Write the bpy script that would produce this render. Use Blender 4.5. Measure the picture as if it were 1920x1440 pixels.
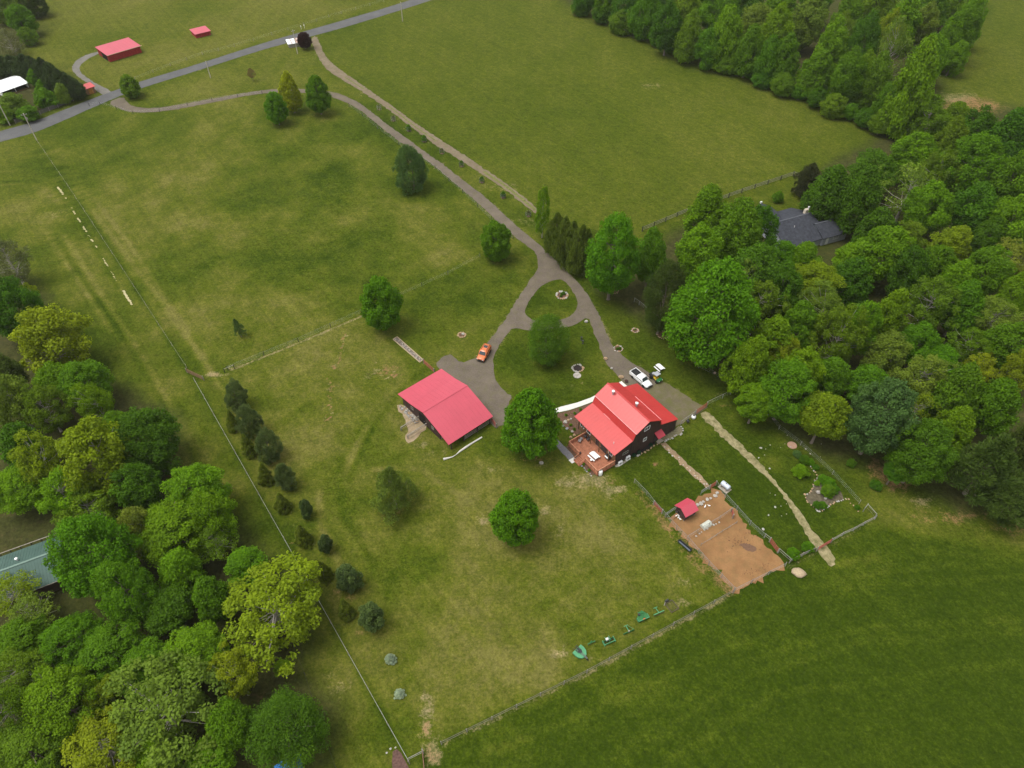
import bpy, bmesh, math, random
import numpy as np
from mathutils import Vector, Matrix
from mathutils.geometry import tessellate_polygon
R = math.radians
for o in list(bpy.data.objects): bpy.data.objects.remove(o, do_unlink=True)
scn = bpy.context.scene
COL = scn.collection

# ---------------------------------------------------------------- camera, sky, sun, exposure
CAM_H = 112.0                     # the drone hovers 112 m above the lawn
PITCH = 46.0                      # and looks 46 degrees below the horizon
FPX = 1360.0
cd = bpy.data.cameras.new('camera'); cam = bpy.data.objects.new('camera', cd); COL.objects.link(cam)
cd.sensor_width = 36.0; cd.lens = 36.0 * FPX / 1920.0; cd.clip_start = 0.5; cd.clip_end = 9000
cam.location = (0, 0, CAM_H); cam.rotation_euler = (R(90 - PITCH), 0, 0)
scn.camera = cam

SUN_EL, SUN_AZ = 68.0, 262.0      # thin high cloud, the glow comes from high on the left
w = bpy.data.worlds.new('World'); scn.world = w; w.use_nodes = True
nt = w.node_tree; nt.nodes.clear()
sky = nt.nodes.new('ShaderNodeTexSky'); sky.sky_type = 'NISHITA'; sky.sun_disc = False
sky.sun_elevation = R(SUN_EL); sky.sun_rotation = R(SUN_AZ); sky.dust_density = 3.0; sky.air_density = 1.0
hs = nt.nodes.new('ShaderNodeHueSaturation'); hs.inputs['Saturation'].default_value = 0.10
bg = nt.nodes.new('ShaderNodeBackground'); bg.inputs['Strength'].default_value = 0.15
wo = nt.nodes.new('ShaderNodeOutputWorld')
nt.links.new(sky.outputs[0], hs.inputs['Color']); nt.links.new(hs.outputs[0], bg.inputs[0]); nt.links.new(bg.outputs[0], wo.inputs[0])
sl = bpy.data.lights.new('sun', 'SUN'); sl.energy = 1.2; sl.angle = R(32); sl.color = (1.0, 0.97, 0.87)
so = bpy.data.objects.new('sun', sl); COL.objects.link(so)
az = R(SUN_AZ)
sd = Vector((math.sin(az) * math.cos(R(SUN_EL)), math.cos(az) * math.cos(R(SUN_EL)), math.sin(R(SUN_EL))))
so.rotation_euler = sd.to_track_quat('Z', 'Y').to_euler(); so.location = (0, 0, 200)
scn.view_settings.view_transform = 'Standard'; scn.view_settings.look = 'None'
scn.view_settings.gamma = 1.0; scn.view_settings.use_curve_mapping = False
scn.view_settings.exposure = 0.74
scn.render.engine = 'CYCLES'
scn.cycles.max_bounces = 6; scn.cycles.diffuse_bounces = 3; scn.cycles.transmission_bounces = 3

# ---------------------------------------------------------------- survey: photo point -> point on the level land
_c, _s = math.cos(R(PITCH)), math.sin(R(PITCH))
def g(px, py, z=0.0):
    u = (px - 960) / FPX; v = (py - 720) / FPX
    d = (CAM_H - z) / (_s + v * _c)
    return Vector((d * u, d * (_c - v * _s), z))
def zm(ox, oy, s):                # corner and scale of an enlarged piece of the photo
    return lambda x, y, z=0.0: g(ox + x / s, oy + y / s, z)

# ---------------------------------------------------------------- materials
MATS = {}
def newmat(name):
    m = bpy.data.materials.new(name); m.use_nodes = True; t = m.node_tree; t.nodes.clear()
    out = t.nodes.new('ShaderNodeOutputMaterial'); MATS[name] = m
    return m, t, out
def N(t, k, **kw):
    n = t.nodes.new(k)
    for a, b in kw.items():
        if a in n.inputs.keys() if hasattr(n.inputs, 'keys') else False: n.inputs[a].default_value = b
        else: setattr(n, a, b)
    return n
def noise(t, scale, detail=4, rough=0.55, vec=None):
    n = t.nodes.new('ShaderNodeTexNoise'); n.inputs['Scale'].default_value = scale
    n.inputs['Detail'].default_value = detail; n.inputs['Roughness'].default_value = rough
    if vec is None:
        tc = t.nodes.new('ShaderNodeNewGeometry'); vec = tc.outputs['Position']
    t.links.new(vec, n.inputs['Vector'])
    return n.outputs['Fac']
def ramp(t, fac, stops):
    r = t.nodes.new('ShaderNodeValToRGB'); e = r.color_ramp.elements
    while len(e) > 1: e.remove(e[-1])
    e[0].position = stops[0][0]; e[0].color = (*stops[0][1], 1)
    for p, c in stops[1:]:
        k = e.new(p); k.color = (*c, 1)
    t.links.new(fac, r.inputs[0]); return r.outputs[0]
def mixc(t, fac, a, b, mode='MIX'):
    m = t.nodes.new('ShaderNodeMix'); m.data_type = 'RGBA'; m.blend_type = mode
    if isinstance(fac, (int, float)): m.inputs[0].default_value = fac
    else: t.links.new(fac, m.inputs[0])
    for i, c in ((6, a), (7, b)):
        if isinstance(c, tuple): m.inputs[i].default_value = (*c, 1)
        else: t.links.new(c, m.inputs[i])
    return m.outputs[2]
def mth(t, op, a, b=0.0, clamp=False):
    m = t.nodes.new('ShaderNodeMath'); m.operation = op; m.use_clamp = clamp
    for i, v in ((0, a), (1, b)):
        if isinstance(v, (int, float)): m.inputs[i].default_value = v
        else: t.links.new(v, m.inputs[i])
    return m.outputs[0]
def principled(t, out, color, rough=0.8, spec=0.3, metal=0.0, bump=None, bump_d=0.02, alpha=None):
    p = t.nodes.new('ShaderNodeBsdfPrincipled')
    if isinstance(color, tuple): p.inputs['Base Color'].default_value = (*color, 1)
    else: t.links.new(color, p.inputs['Base Color'])
    p.inputs['Roughness'].default_value = rough; p.inputs['Metallic'].default_value = metal
    p.inputs['Specular IOR Level'].default_value = spec
    if bump is not None:
        b = t.nodes.new('ShaderNodeBump'); b.inputs['Distance'].default_value = bump_d; b.inputs['Strength'].default_value = 0.6
        t.links.new(bump, b.inputs['Height']); t.links.new(b.outputs[0], p.inputs['Normal'])
    t.links.new(p.outputs[0], out.inputs[0]); return p
def M(name, c, rough=0.7, spec=0.3, metal=0.0, var=0.18, scale=3.0, bump=0.0, obj=True):
    """plain material with some wear: two octaves of colour variation and a little relief"""
    if name in MATS: return MATS[name]
    m, t, out = newmat(name)
    tc = t.nodes.new('ShaderNodeTexCoord'); v = tc.outputs['Object'] if obj else None
    f = noise(t, scale, 5, 0.6, v)
    lo = tuple(max(0, x * (1 - var)) for x in c); hi = tuple(min(0.95, x * (1 + var)) for x in c)
    col = ramp(t, f, [(0.3, lo), (0.7, hi)])
    principled(t, out, col, rough, spec, metal, f if bump else None, bump)
    return m

# ---------------------------------------------------------------- mesh helper
class MB:
    def __init__(s): s.v = []; s.f = []; s.mi = []
    def add(s, vs, fs, mi=0):
        o = len(s.v); s.v += [tuple(p) for p in vs]; s.f += [tuple(o + i for i in f) for f in fs]; s.mi += [mi] * len(fs); return s
    def box(s, c, d, rz=0.0, mi=0, taper=1.0):
        x, y, z = d[0] / 2, d[1] / 2, d[2] / 2; ca, sa = math.cos(rz), math.sin(rz); vs = []
        for k in (-1, 1):
            q = taper if k > 0 else 1.0
            for (i, j) in ((-1, -1), (1, -1), (1, 1), (-1, 1)):
                a, b = i * x * q, j * y * q
                vs.append((c[0] + a * ca - b * sa, c[1] + a * sa + b * ca, c[2] + k * z))
        return s.add(vs, [(3, 2, 1, 0), (4, 5, 6, 7), (0, 1, 5, 4), (1, 2, 6, 5), (2, 3, 7, 6), (3, 0, 4, 7)], mi)
    def rbox(s, c, d, r=0.05, rz=0.0, mi=0):
        """box with chamfered vertical and top edges"""
        x, y, z = d[0] / 2, d[1] / 2, d[2] / 2; r = min(r, x * .9, y * .9, z * .9)
        def ring(ix, iy, h):
            pts = [(-ix + r, -iy), (ix - r, -iy), (ix, -iy + r), (ix, iy - r), (ix - r, iy), (-ix + r, iy), (-ix, iy - r), (-ix, -iy + r)]
            ca, sa = math.cos(rz), math.sin(rz)
            return [(c[0] + a * ca - b * sa, c[1] + a * sa + b * ca, c[2] + h) for a, b in pts]
        rings = [ring(x, y, -z), ring(x, y, z - r), ring(x - r * .8, y - r * .8, z)]
        vs = sum(rings, []); fs = [tuple(range(7, -1, -1)), tuple(range(16, 24))]
        for k in (0, 8):
            for i in range(8): fs.append((k + i, k + (i + 1) % 8, k + 8 + (i + 1) % 8, k + 8 + i))
        return s.add(vs, fs, mi)
    def prism(s, pts, z0, z1, mi=0):
        n = len(pts); vs = [(p[0], p[1], z0) for p in pts] + [(p[0], p[1], z1) for p in pts]
        fs = [tuple(range(n - 1, -1, -1)), tuple(range(n, 2 * n))] + [(i, (i + 1) % n, n + (i + 1) % n, n + i) for i in range(n)]
        return s.add(vs, fs, mi)
    def extr(s, prof, y0, y1, mi=0):
        """profile in the x-z plane, extruded along y"""
        n = len(prof); vs = [(p[0], y0, p[1]) for p in prof] + [(p[0], y1, p[1]) for p in prof]
        fs = [tuple(range(n)), tuple(range(2 * n - 1, n - 1, -1))] + [(i, n + i, n + (i + 1) % n, (i + 1) % n) for i in range(n)]
        return s.add(vs, fs, mi)
    def tube(s, pts, rad, n=6, mi=0, cap=True):
        P = [Vector(p) for p in pts]; rr = rad if isinstance(rad, (list, tuple)) else [rad] * len(P); vs = []; fs = []
        for i, p in enumerate(P):
            d = (P[min(i + 1, len(P) - 1)] - P[max(i - 1, 0)]).normalized()
            a = d.cross(Vector((0, 0, 1))) if abs(d.z) < 0.95 else d.cross(Vector((1, 0, 0))); a.normalize(); b = d.cross(a)
            for k in range(n):
                t = 2 * math.pi * k / n; vs.append(tuple(p + a * math.cos(t) * rr[i] + b * math.sin(t) * rr[i]))
        for i in range(len(P) - 1):
            for k in range(n): fs.append((i * n + k, i * n + (k + 1) % n, (i + 1) * n + (k + 1) % n, (i + 1) * n + k))
        if cap: fs.append(tuple(range(n - 1, -1, -1))); fs.append(tuple(range((len(P) - 1) * n, len(P) * n)))
        return s.add(vs, fs, mi)
    def bar(s, a, b, w, h, mi=0):
        """board from a to b, width w across, height h"""
        a, b = Vector(a), Vector(b); d = (b - a).normalized(); side = d.cross(Vector((0, 0, 1)))
        if side.length < 1e-4: side = Vector((1, 0, 0))
        side.normalize(); up = side.cross(d).normalized(); vs = []
        for p in (a, b):
            for i, j in ((-1, -1), (1, -1), (1, 1), (-1, 1)): vs.append(tuple(p + side * i * w / 2 + up * j * h / 2))
        return s.add(vs, [(0, 1, 2, 3), (7, 6, 5, 4), (0, 4, 5, 1), (1, 5, 6, 2), (2, 6, 7, 3), (3, 7, 4, 0)], mi)
    def lathe(s, prof, c=(0, 0, 0), n=12, mi=0, axis='z'):
        vs = []; fs = []; m = len(prof)
        for k in range(n):
            t = 2 * math.pi * k / n
            for r_, h in prof:
                a, b = r_ * math.cos(t), r_ * math.sin(t)
                vs.append((c[0] + a, c[1] + b, c[2] + h) if axis == 'z' else (c[0] + h, c[1] + a, c[2] + b) if axis == 'x' else (c[0] + a, c[1] + h, c[2] + b))
        for k in range(n):
            for i in range(m - 1): fs.append((k * m + i, ((k + 1) % n) * m + i, ((k + 1) % n) * m + i + 1, k * m + i + 1))
        fs.append(tuple(k * m for k in range(n))); fs.append(tuple(k * m + m - 1 for k in range(n)))
        return s.add(vs, fs, mi)
    def rock(s, c, d, seed=0, mi=0, n=7, rings=4):
        rn = random.Random(seed); vs = []; fs = []
        vs.append((c[0], c[1], c[2] - d[2] * .45))
        for i in range(1, rings):
            ph = math.pi * i / rings
            for k in range(n):
                t = 2 * math.pi * (k + .5 * (i % 2)) / n; q = rn.uniform(.75, 1.12)
                vs.append((c[0] + d[0] / 2 * math.sin(ph) * math.cos(t) * q, c[1] + d[1] / 2 * math.sin(ph) * math.sin(t) * q, c[2] - d[2] / 2 * math.cos(ph) * rn.uniform(.8, 1.1)))
        vs.append((c[0], c[1], c[2] + d[2] * .48)); L = len(vs) - 1
        for k in range(n): fs.append((0, 1 + (k + 1) % n, 1 + k)); fs.append((L, L - n + k, L - n + (k + 1) % n))
        for i in range(rings - 2):
            for k in range(n): fs.append((1 + i * n + k, 1 + i * n + (k + 1) % n, 1 + (i + 1) * n + (k + 1) % n, 1 + (i + 1) * n + k))
        return s.add(vs, fs, mi)
    def mesh(s, name, mats):
        me = bpy.data.meshes.new(name); me.from_pydata(s.v, [], s.f); me.validate()
        for m in (mats if isinstance(mats, (list, tuple)) else [mats]): me.materials.append(m)
        if any(s.mi) and len(me.polygons) == len(s.mi): me.polygons.foreach_set('material_index', s.mi)
        bm = bmesh.new(); bm.from_mesh(me); bmesh.ops.recalc_face_normals(bm, faces=bm.faces); bm.to_mesh(me); bm.free()
        return me
    def build(s, name, mats, parent=None, smooth=False):
        me = s.mesh(name, mats); o = bpy.data.objects.new(name, me); COL.objects.link(o)
        if smooth: me.polygons.foreach_set('use_smooth', [True] * len(me.polygons))
        if parent is not None: o.parent = parent
        return o
LABELS = set()
def tag(o, label, cat, group=None, kind=None):
    o['label'] = label; o['category'] = cat
    if group: o['group'] = group
    if kind: o['kind'] = kind
    return o
def struct(o, kind='structure'):
    o['kind'] = kind; return o
def thing(name, label, cat, loc=(0, 0, 0), rz=0.0, group=None):
    o = bpy.data.objects.new(name, None); COL.objects.link(o); o.empty_display_size = 0.5
    o.location = loc; o.rotation_euler = (0, 0, rz); return tag(o, label, cat, group)
def copy_tree(o, parent=None):
    c = o.copy(); COL.objects.link(c); c.parent = parent
    for ch in list(o.children): copy_tree(ch, c)
    return c
def inst(name, me, parent, loc=(0, 0, 0), rot=(0, 0, 0), sc=(1, 1, 1)):
    o = bpy.data.objects.new(name, me); COL.objects.link(o); o.parent = parent
    o.location = loc; o.rotation_euler = rot; o.scale = sc; return o
ORD = ['first', 'second', 'third', 'fourth', 'fifth', 'sixth', 'seventh', 'eighth', 'ninth', 'tenth', 'eleventh', 'twelfth', 'thirteenth',
       'fourteenth', 'fifteenth', 'sixteenth', 'seventeenth', 'eighteenth', 'nineteenth', 'twentieth'] + ['%dth' % i for i in range(21, 60)]
# ---------------------------------------------------------------- the land
rng = np.random.default_rng(7)
def vnoise(x, y, seed):
    r = np.random.default_rng(seed); T = r.random((256, 256)); xi = np.floor(x).astype(int); yi = np.floor(y).astype(int)
    fx = x - xi; fy = y - yi; fx = fx * fx * (3 - 2 * fx); fy = fy * fy * (3 - 2 * fy)
    q = lambda a, b: T[(xi + a) % 256, (yi + b) % 256]
    return (q(0, 0) * (1 - fx) + q(1, 0) * fx) * (1 - fy) + (q(0, 1) * (1 - fx) + q(1, 1) * fx) * fy
def fbm(x, y, s, seed, oct=4, gain=.55):
    a = 0; amp = 1; tot = 0; f = 1.0 / s
    for k in range(oct): a = a + amp * vnoise(x * f + 37.7 * k, y * f + 11.3 * k, seed + k); tot += amp; amp *= gain; f *= 2.03
    return a / tot
def spacing(lo, hi, fine, far_lo, far_hi):
    a = list(np.arange(lo, hi, fine)); st = fine; x = a[-1]
    while x < far_hi: st *= 1.07; x += st; a.append(x)
    st = fine; x = lo; b = []
    while x > far_lo: st *= 1.12; x -= st; b.append(x)
    return np.array(b[::-1] + a)
gx = spacing(-112, 108, 0.55, -3500, 3500); gy = spacing(14, 175, 0.55, -600, 4500)
GX, GY = np.meshgrid(gx, gy); X = GX.ravel(); Y = GY.ravel(); NV = X.size
def world(pts): return np.array([tuple(g(*p))[:2] for p in pts])
def inside(poly):
    r = np.zeros(NV, bool); n = len(poly); j = n - 1
    for i in range(n):
        xi, yi = poly[i]; xj, yj = poly[j]
        if yi != yj: r ^= ((yi > Y) != (yj > Y)) & (X < (xj - xi) * (Y - yi) / (yj - yi) + xi)
        j = i
    return r
def dline(poly, closed=False):
    d = np.full(NV, 1e9); n = len(poly)
    for i in range(n if closed else n - 1):
        a = poly[i]; b = poly[(i + 1) % n]; ab = b - a; L = ab @ ab + 1e-9
        t = np.clip(((X - a[0]) * ab[0] + (Y - a[1]) * ab[1]) / L, 0, 1)
        d = np.minimum(d, np.hypot(X - a[0] - t * ab[0], Y - a[1] - t * ab[1]))
    return d
def area(pts, feather=3.0):
    P = world(pts); d = dline(P, True); s = np.where(inside(P), d, -d)
    s = s + (fbm(X, Y, feather * 2.5, 91, 3) - .5) * feather * 1.6
    return np.clip(.5 + s / (2 * feather), 0, 1)
def line(pts, wd, soft=0.6):
    d = dline(world(pts)); return np.clip(1 - (d - wd / 2) / (soft + 1e-6), 0, 1)
def blob(px, py, r, ry=None, soft=.6):
    c = g(px, py); ry = ry or r; q = np.hypot((X - c.x) / r, (Y - c.y) / ry); q = q + (fbm(X, Y, max(r, 1.5) * .6, 17, 3) - .5) * .9
    return np.clip((1 - q) / soft, 0, 1)
n1 = fbm(X, Y, 34, 3, 4); n2 = fbm(X, Y, 9, 21, 4); n3 = fbm(X, Y, 3.0, 33, 3)
# dry: yellowed grass, bare: orange clay, pale: straw and worn thatch, litter: brown leaf litter under the woods
dry = np.full(NV, .40); bare = np.zeros(NV); pale = np.zeros(NV); litter = np.zeros(NV)
def put(a, val, m): return a * (1 - m) + val * m
contrast = np.full(NV, 1.0)
# upper hay field
m = area([(600, 75), (820, -20), (1040, 0), (1690, 245), (1500, 330), (1200, 430), (1050, 420), (1000, 395), (800, 245), (650, 140)], 3)
dry = put(dry, .47, m); contrast = put(contrast, .36, m)
m = area([(1740, 220), (1850, 0), (2300, -150), (2300, 150), (1900, 210)], 4); dry = put(dry, .50, m); contrast = put(contrast, .35, m)
# far meadow left of the road
m = area([(-200, 250), (0, 238), (480, 84), (805, -10), (700, -200), (-300, -200)], 3); dry = put(dry, .66, m); contrast = put(contrast, .6, m)
# triangle between road and drives
m = area([(230, 190), (480, 98), (580, 70), (600, 115), (700, 190), (620, 178), (500, 168), (350, 195)], 2); dry = put(dry, .60, m); contrast = put(contrast, .6, m)
# paddock
m = area([(70, 262), (200, 200), (480, 178), (640, 190), (760, 275), (980, 460), (690, 585), (380, 705)], 2); dry = put(dry, .54, m); contrast = put(contrast, 1.05, m)
for px, py, r, v in [(300, 330, 17, .85), (250, 385, 14, .85), (420, 260, 20, .7), (640, 285, 14, .7), (330, 420, 12, .8), (560, 230, 14, .6), (820, 470, 14, .75), (780, 420, 10, .6), (560, 560, 14, .62), (300, 590, 12, .7),
                     (480, 330, 15, .32), (560, 400, 20, .3), (420, 440, 20, .34), (620, 360, 14, .32), (230, 300, 9, .15), (690, 480, 15, .36), (330, 520, 14, .15), (500, 500, 16, .2), (640, 440, 16, .34), (790, 350, 11, .15), (700, 250, 12, .15), (860, 520, 8, .3)]:
    dry = put(dry, v, blob(px, py, r, None, .8) * .75)
# strip left of the boundary fence
m = area([(-60, 280), (60, 262), (360, 705), (470, 905), (765, 1430), (500, 1500), (380, 930), (250, 720), (60, 520), (-100, 420)], 2); dry = put(dry, .46, m)
for px, py, r, v in [(60, 390, 13, .75), (140, 470, 9, .75), (180, 560, 11, .78), (60, 300, 9, .2), (250, 640, 10, .7), (300, 730, 7, .75), (340, 800, 5, .75), (390, 850, 4, .6), (620, 1290, 6, .8), (640, 1350, 6, .75), (690, 1430, 6, .6), (120, 650, 8, .2), (60, 470, 6, .2)]:
    dry = put(dry, v, blob(px, py, r, None, .8) * .7)
# big lawn
m = area([(365, 715), (690, 585), (760, 690), (850, 850), (1050, 880), (1180, 930), (1250, 970), (1372, 1112), (830, 1395), (765, 1430)], 1.5); dry = put(dry, .62, m); contrast = put(contrast, 1.0, m)
for px, py, r, v in [(560, 690, 9, .85), (620, 830, 9, .85), (700, 720, 5, .4), (600, 950, 7, .8), (720, 860, 7, .2), (690, 810, 6, .22), (820, 900, 8, .35), (880, 1010, 7, .55), (1010, 1020, 10, .88), (930, 1100, 9, .8), (1100, 1050, 10, .85), (1200, 1040, 8, .85),
                     (1250, 1090, 7, .88), (850, 1200, 10, .8), (1000, 1230, 7, .8), (720, 1060, 7, .5), (760, 1180, 7, .62), (480, 760, 5, .3), (560, 1000, 4, .35), (660, 960, 6, .45), (640, 1170, 5, .3), (730, 1350, 5, .35), (800, 1060, 6, .35), (1140, 960, 5, .35), (1210, 980, 6, .3), (1080, 1180, 4, .4)]:
    dry = put(dry, v, blob(px, py, r, None, .9) * .8)
# lawn between barn, loop and paddock fence
m = area([(690, 585), (985, 465), (1005, 495), (985, 540), (920, 635), (890, 670), (820, 685), (790, 690)], 1); dry = put(dry, .52, m); dry = put(dry, .72, blob(900, 520, 7, 6, .9) * .8); dry = put(dry, .62, blob(800, 590, 6, 5, .9) * .7)
# loop lawn, greener
m = area([(925, 690), (960, 615), (1030, 622), (1105, 596), (1135, 680), (1170, 720), (1040, 770), (955, 745)], 1); dry = put(dry, .30, m); dry = put(dry, .12, blob(1095, 735, 8, 5) * .8)
m = area([(980, 585), (1005, 545), (1045, 522), (1085, 570), (1050, 604), (1000, 602)], .6); dry = put(dry, .28, m); dry = put(dry, .72, blob(1030, 588, 6, 3) * .8)
# lush side yard and fenced yard of the house
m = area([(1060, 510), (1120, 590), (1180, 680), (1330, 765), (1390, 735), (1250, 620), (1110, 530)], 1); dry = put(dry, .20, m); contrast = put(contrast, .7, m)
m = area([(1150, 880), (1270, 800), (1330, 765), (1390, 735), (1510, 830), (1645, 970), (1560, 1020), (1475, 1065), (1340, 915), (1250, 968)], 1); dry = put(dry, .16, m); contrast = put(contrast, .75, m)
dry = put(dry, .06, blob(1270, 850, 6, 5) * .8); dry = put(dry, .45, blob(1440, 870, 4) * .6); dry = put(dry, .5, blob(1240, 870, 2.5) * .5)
# lower right field, dark and rich
m = area([(800, 1420), (1375, 1114), (1560, 1022), (1640, 975), (1760, 1000), (2050, 1030), (2300, 1700), (700, 1700)], 1.5); dry = put(dry, .075, m); contrast = put(contrast, .45, m)
dry = put(dry, .38, blob(1180, 1300, 9, 3.5) * .7); dry = put(dry, .30, blob(1650, 1060, 14, 3) * .8); dry = put(dry, .35, blob(950, 1400, 5) * .6); dry = put(dry, .3, blob(1420, 1200, 12, 4) * .5)
m = area([(1560, 960), (1650, 900), (1780, 960), (1950, 980), (1950, 1050), (1760, 1010), (1650, 985)], 1.5); dry = put(dry, .5, m * .9)
dry = np.clip(dry + ((n1 - .5) * .75 + (n2 - .5) * .75 + (n3 - .5) * .35) * contrast, 0, 1)
# mowing and wheel tracks
for k, pts in enumerate([[(60, 262), (200, 455), (365, 715), (560, 1062), (765, 1425)], [(90, 262), (240, 455), (400, 700)], [(100, 300), (330, 600), (420, 740)],
                         [(100, 440), (150, 520), (240, 640), (330, 800), (450, 990)], [(85, 430), (130, 500), (210, 620)], [(120, 440), (170, 520), (260, 660), (360, 830)], [(0, 340), (60, 338), (110, 350), (160, 430), (220, 540)], [(0, 322), (80, 325)], [(0, 345), (70, 350), (115, 380)],
                         [(655, 900), (700, 800), (760, 720), (800, 690)], [(640, 890), (690, 800)], [(700, 880), (790, 880), (880, 940)], [(640, 860), (640, 960), (700, 1060)], [(600, 890), (600, 990), (660, 1100)],
                         [(1000, 1300), (1300, 1160), (1560, 1090), (1750, 1060), (1900, 1060)], [(1000, 1320), (1300, 1180), (1600, 1100), (1920, 1080)], [(1560, 1060), (1700, 1030), (1920, 1050)], [(1150, 1420), (1350, 1260), (1600, 1180), (1920, 1160)], [(1170, 1430), (1370, 1280), (1620, 1200), (1920, 1185)], [(1250, 1430), (1450, 1300), (1920, 1240)], [(900, 1420), (1180, 1300), (1400, 1200)]]):
    q = line(pts, .7, .7) * (.35 + .65 * n3); dry = np.clip(dry + q * ((.40 if k % 3 else -.30) if k < 14 else .19), 0, 1)
for pts in ([(940, 450), (820, 500), (690, 585), (560, 640), (440, 690)],): pale = np.maximum(pale, line([(690, 588), (560, 643), (430, 695)], .3, .5) * .5)
# straw, worn and bare places
def wear(kind, px, py, r, ry, v):
    global bare, pale
    m = blob(px, py, r, ry, .85) * v * .82
    if kind == 'b': bare = np.maximum(bare, m * (.35 + .9 * n3))
    else: pale = np.maximum(pale, m * (.35 + .9 * n3))
for a in [('p', 1110, 900, 6, 3, .95), ('p', 1150, 918, 5, 2.6, .9), ('b', 1145, 905, 3.5, 1.5, .6), ('b', 1090, 905, 2.5, 1.5, .4), ('p', 1060, 905, 3.5, 1.5, .7), ('p', 800, 1345, 1.9, 6, .7), ('b', 800, 1365, 1.6, 3.5, .55), ('b', 815, 1412, 2.1, 2.6, .5), ('p', 815, 1410, 2.6, 3.2, .8),
          ('p', 405, 702, 3.2, 1.4, .9), ('b', 405, 702, 2.2, .8, .6), ('p', 430, 692, 2.5, 1.2, .6), ('b', 710, 700, 1.2, .8, .9), ('b', 735, 690, 3.4, 2.2, .5), ('p', 705, 697, 3.5, 2.0, .6), ('p', 690, 708, 2.4, 1.5, .6), ('p', 830, 850, 6, 1.6, .5), ('p', 800, 835, 4, 1.4, .6), ('p', 790, 845, 2, 1, .5),
          ('p', 905, 975, 2.5, 2, .7), ('b', 905, 978, 1.2, 1, .3), ('p', 1022, 958, 2, 2, .6), ('p', 1045, 995, 3, 2, .5), ('p', 925, 880, 2.5, 1, .7), ('p', 905, 1022, 2, 1.6, .5), ('b', 470, 715, 1, .6, .6), ('b', 545, 1018, .7, .6, .8), ('b', 628, 1108, 2.2, 1.6, .5), ('b', 672, 1188, 2.4, 1.6, .5), ('b', 655, 1120, 2.6, 1.4, .45), ('b', 460, 835, 1.6, 1, .3), ('b', 505, 880, 1.6, 1, .3),
          ('b', 775, 920, 3, 1.5, .3), ('b', 740, 958, 3, 1.2, .4), ('b', 1230, 870, .9, .9, .95), ('p', 1225, 160, 9, 3, .5), ('b', 1230, 152, 6, 1.6, .3), ('p', 1810, 185, 12, 7, 1.0), ('b', 1830, 195, 15, 10, 1.0), ('b', 1800, 205, 11, 6, 1.0), ('p', 1770, 170, 6, 3, .6),
          ('b', 1660, 885, 6, 5, .75), ('b', 1700, 905, 7, 4, .8), ('b', 1800, 968, 10, 3, .65), ('b', 1880, 990, 8, 2.5, .6), ('p', 1740, 940, 8, 2.5, .5), ('b', 1395, 740, 6, 3, .3), ('b', 1330, 780, 4, 1.2, .4), ('b', 1370, 760, 5, 1.0, .5), ('p', 1040, 590, 5, 1.6, .3), ('b', 835, 312, 3, 1.2, .9), ('b', 815, 298, 2.6, 1.0, .8), ('b', 860, 335, 2.2, .8, .6), ('b', 1060, 500, 8, 1.6, .5),
          ('p', 640, 1290, 4, 2.4, .5), ('p', 620, 1265, 3, 2, .4), ('b', 480, 1300, 3, 2, .5), ('b', 490, 1280, 2, 1.2, .4), ('p', 540, 320, 0.1, .1, .1), ('b', 1345, 350, 0.1, .1, .1), ('b', 1490, 330, 3, 2, .5), ('b', 980, 860, 5, 1.6, .4), ('p', 1010, 870, 3, 1.2, .4), ('b', 1015, 862, 3, 1, .5), ('p', 100, 400, 9, 5, .35), ('p', 560, 980, 4, 3, .3),
          ('p', 1290, 1090, 4, 2, .4), ('p', 1050, 1225, 3, 1.6, .6), ('p', 1110, 1235, 3, 1.2, .4), ('b', 1360, 1100, 3, 1.4, .4), ('p', 1275, 1130, 3.5, 1.6, .6), ('b', 595, 108, 2, 1, .2), ('b', 1010, 410, 6, 4, .15), ('p', 920, 350, 16, 4, .35), ('p', 760, 245, 10, 4, .3), ('p', 985, 420, 8, 5, .4)]:
    wear(*a)
# diggings in the lawn: a dotted line of clods
for i in range(60):
    t = i / 59; px = 645 - 35 * t + 6 * math.sin(9 * t); py = 612 + 178 * t
    wear('b' if i % 3 else 'p', px + random.Random(i).uniform(-6, 6), py, .55, .5, .9)
for i in range(40):
    q = random.Random(100 + i); wear('b' if i % 2 else 'p', 715 + q.gauss(0, 20), 700 + q.gauss(0, 9), .5, .45, .9)
for i in range(46):
    q = random.Random(200 + i); wear('p', 1050 + 75 * q.random() + q.gauss(0, 8), 745 - 30 * q.random() + q.gauss(0, 6), .7, .28, .4)
# worn edges along drives
for pts in ([(582, 75), (600, 118), (650, 155), (715, 200), (790, 255), (860, 300), (950, 358), (1004, 400)], [(640, 177), (700, 212), (764, 260), (829, 307), (918, 376), (1010, 462)], [(640, 190), (707, 235), (800, 302), (896, 382), (987, 462)],
            [(985, 539), (955, 587), (917, 638), (892, 672)], [(925, 689), (939, 644), (961, 614)], [(1049, 494), (1092, 539), (1122, 588), (1148, 644), (1214, 696), (1276, 735), (1312, 760)], [(480, 172), (350, 195), (250, 206)], [(0, 266), (62, 250), (120, 226), (175, 201), (262, 166), (375, 131), (480, 97), (580, 69)]):
    q = line(pts, .5, .8); pale = np.maximum(pale, q * .34 * (.2 + n3)); bare = np.maximum(bare, q * .22 * n2)
pale = np.maximum(pale, line([(1300, 775), (1375, 720)], .6, .8) * .2)
pale = np.maximum(pale, line([(830, 1396), (1100, 1264), (1372, 1115)], .3, .5) * .5 * (.3 + n3))
pale = np.maximum(pale, line([(1475, 1066), (1560, 1022), (1640, 974)], .2, .5) * .3)
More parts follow.
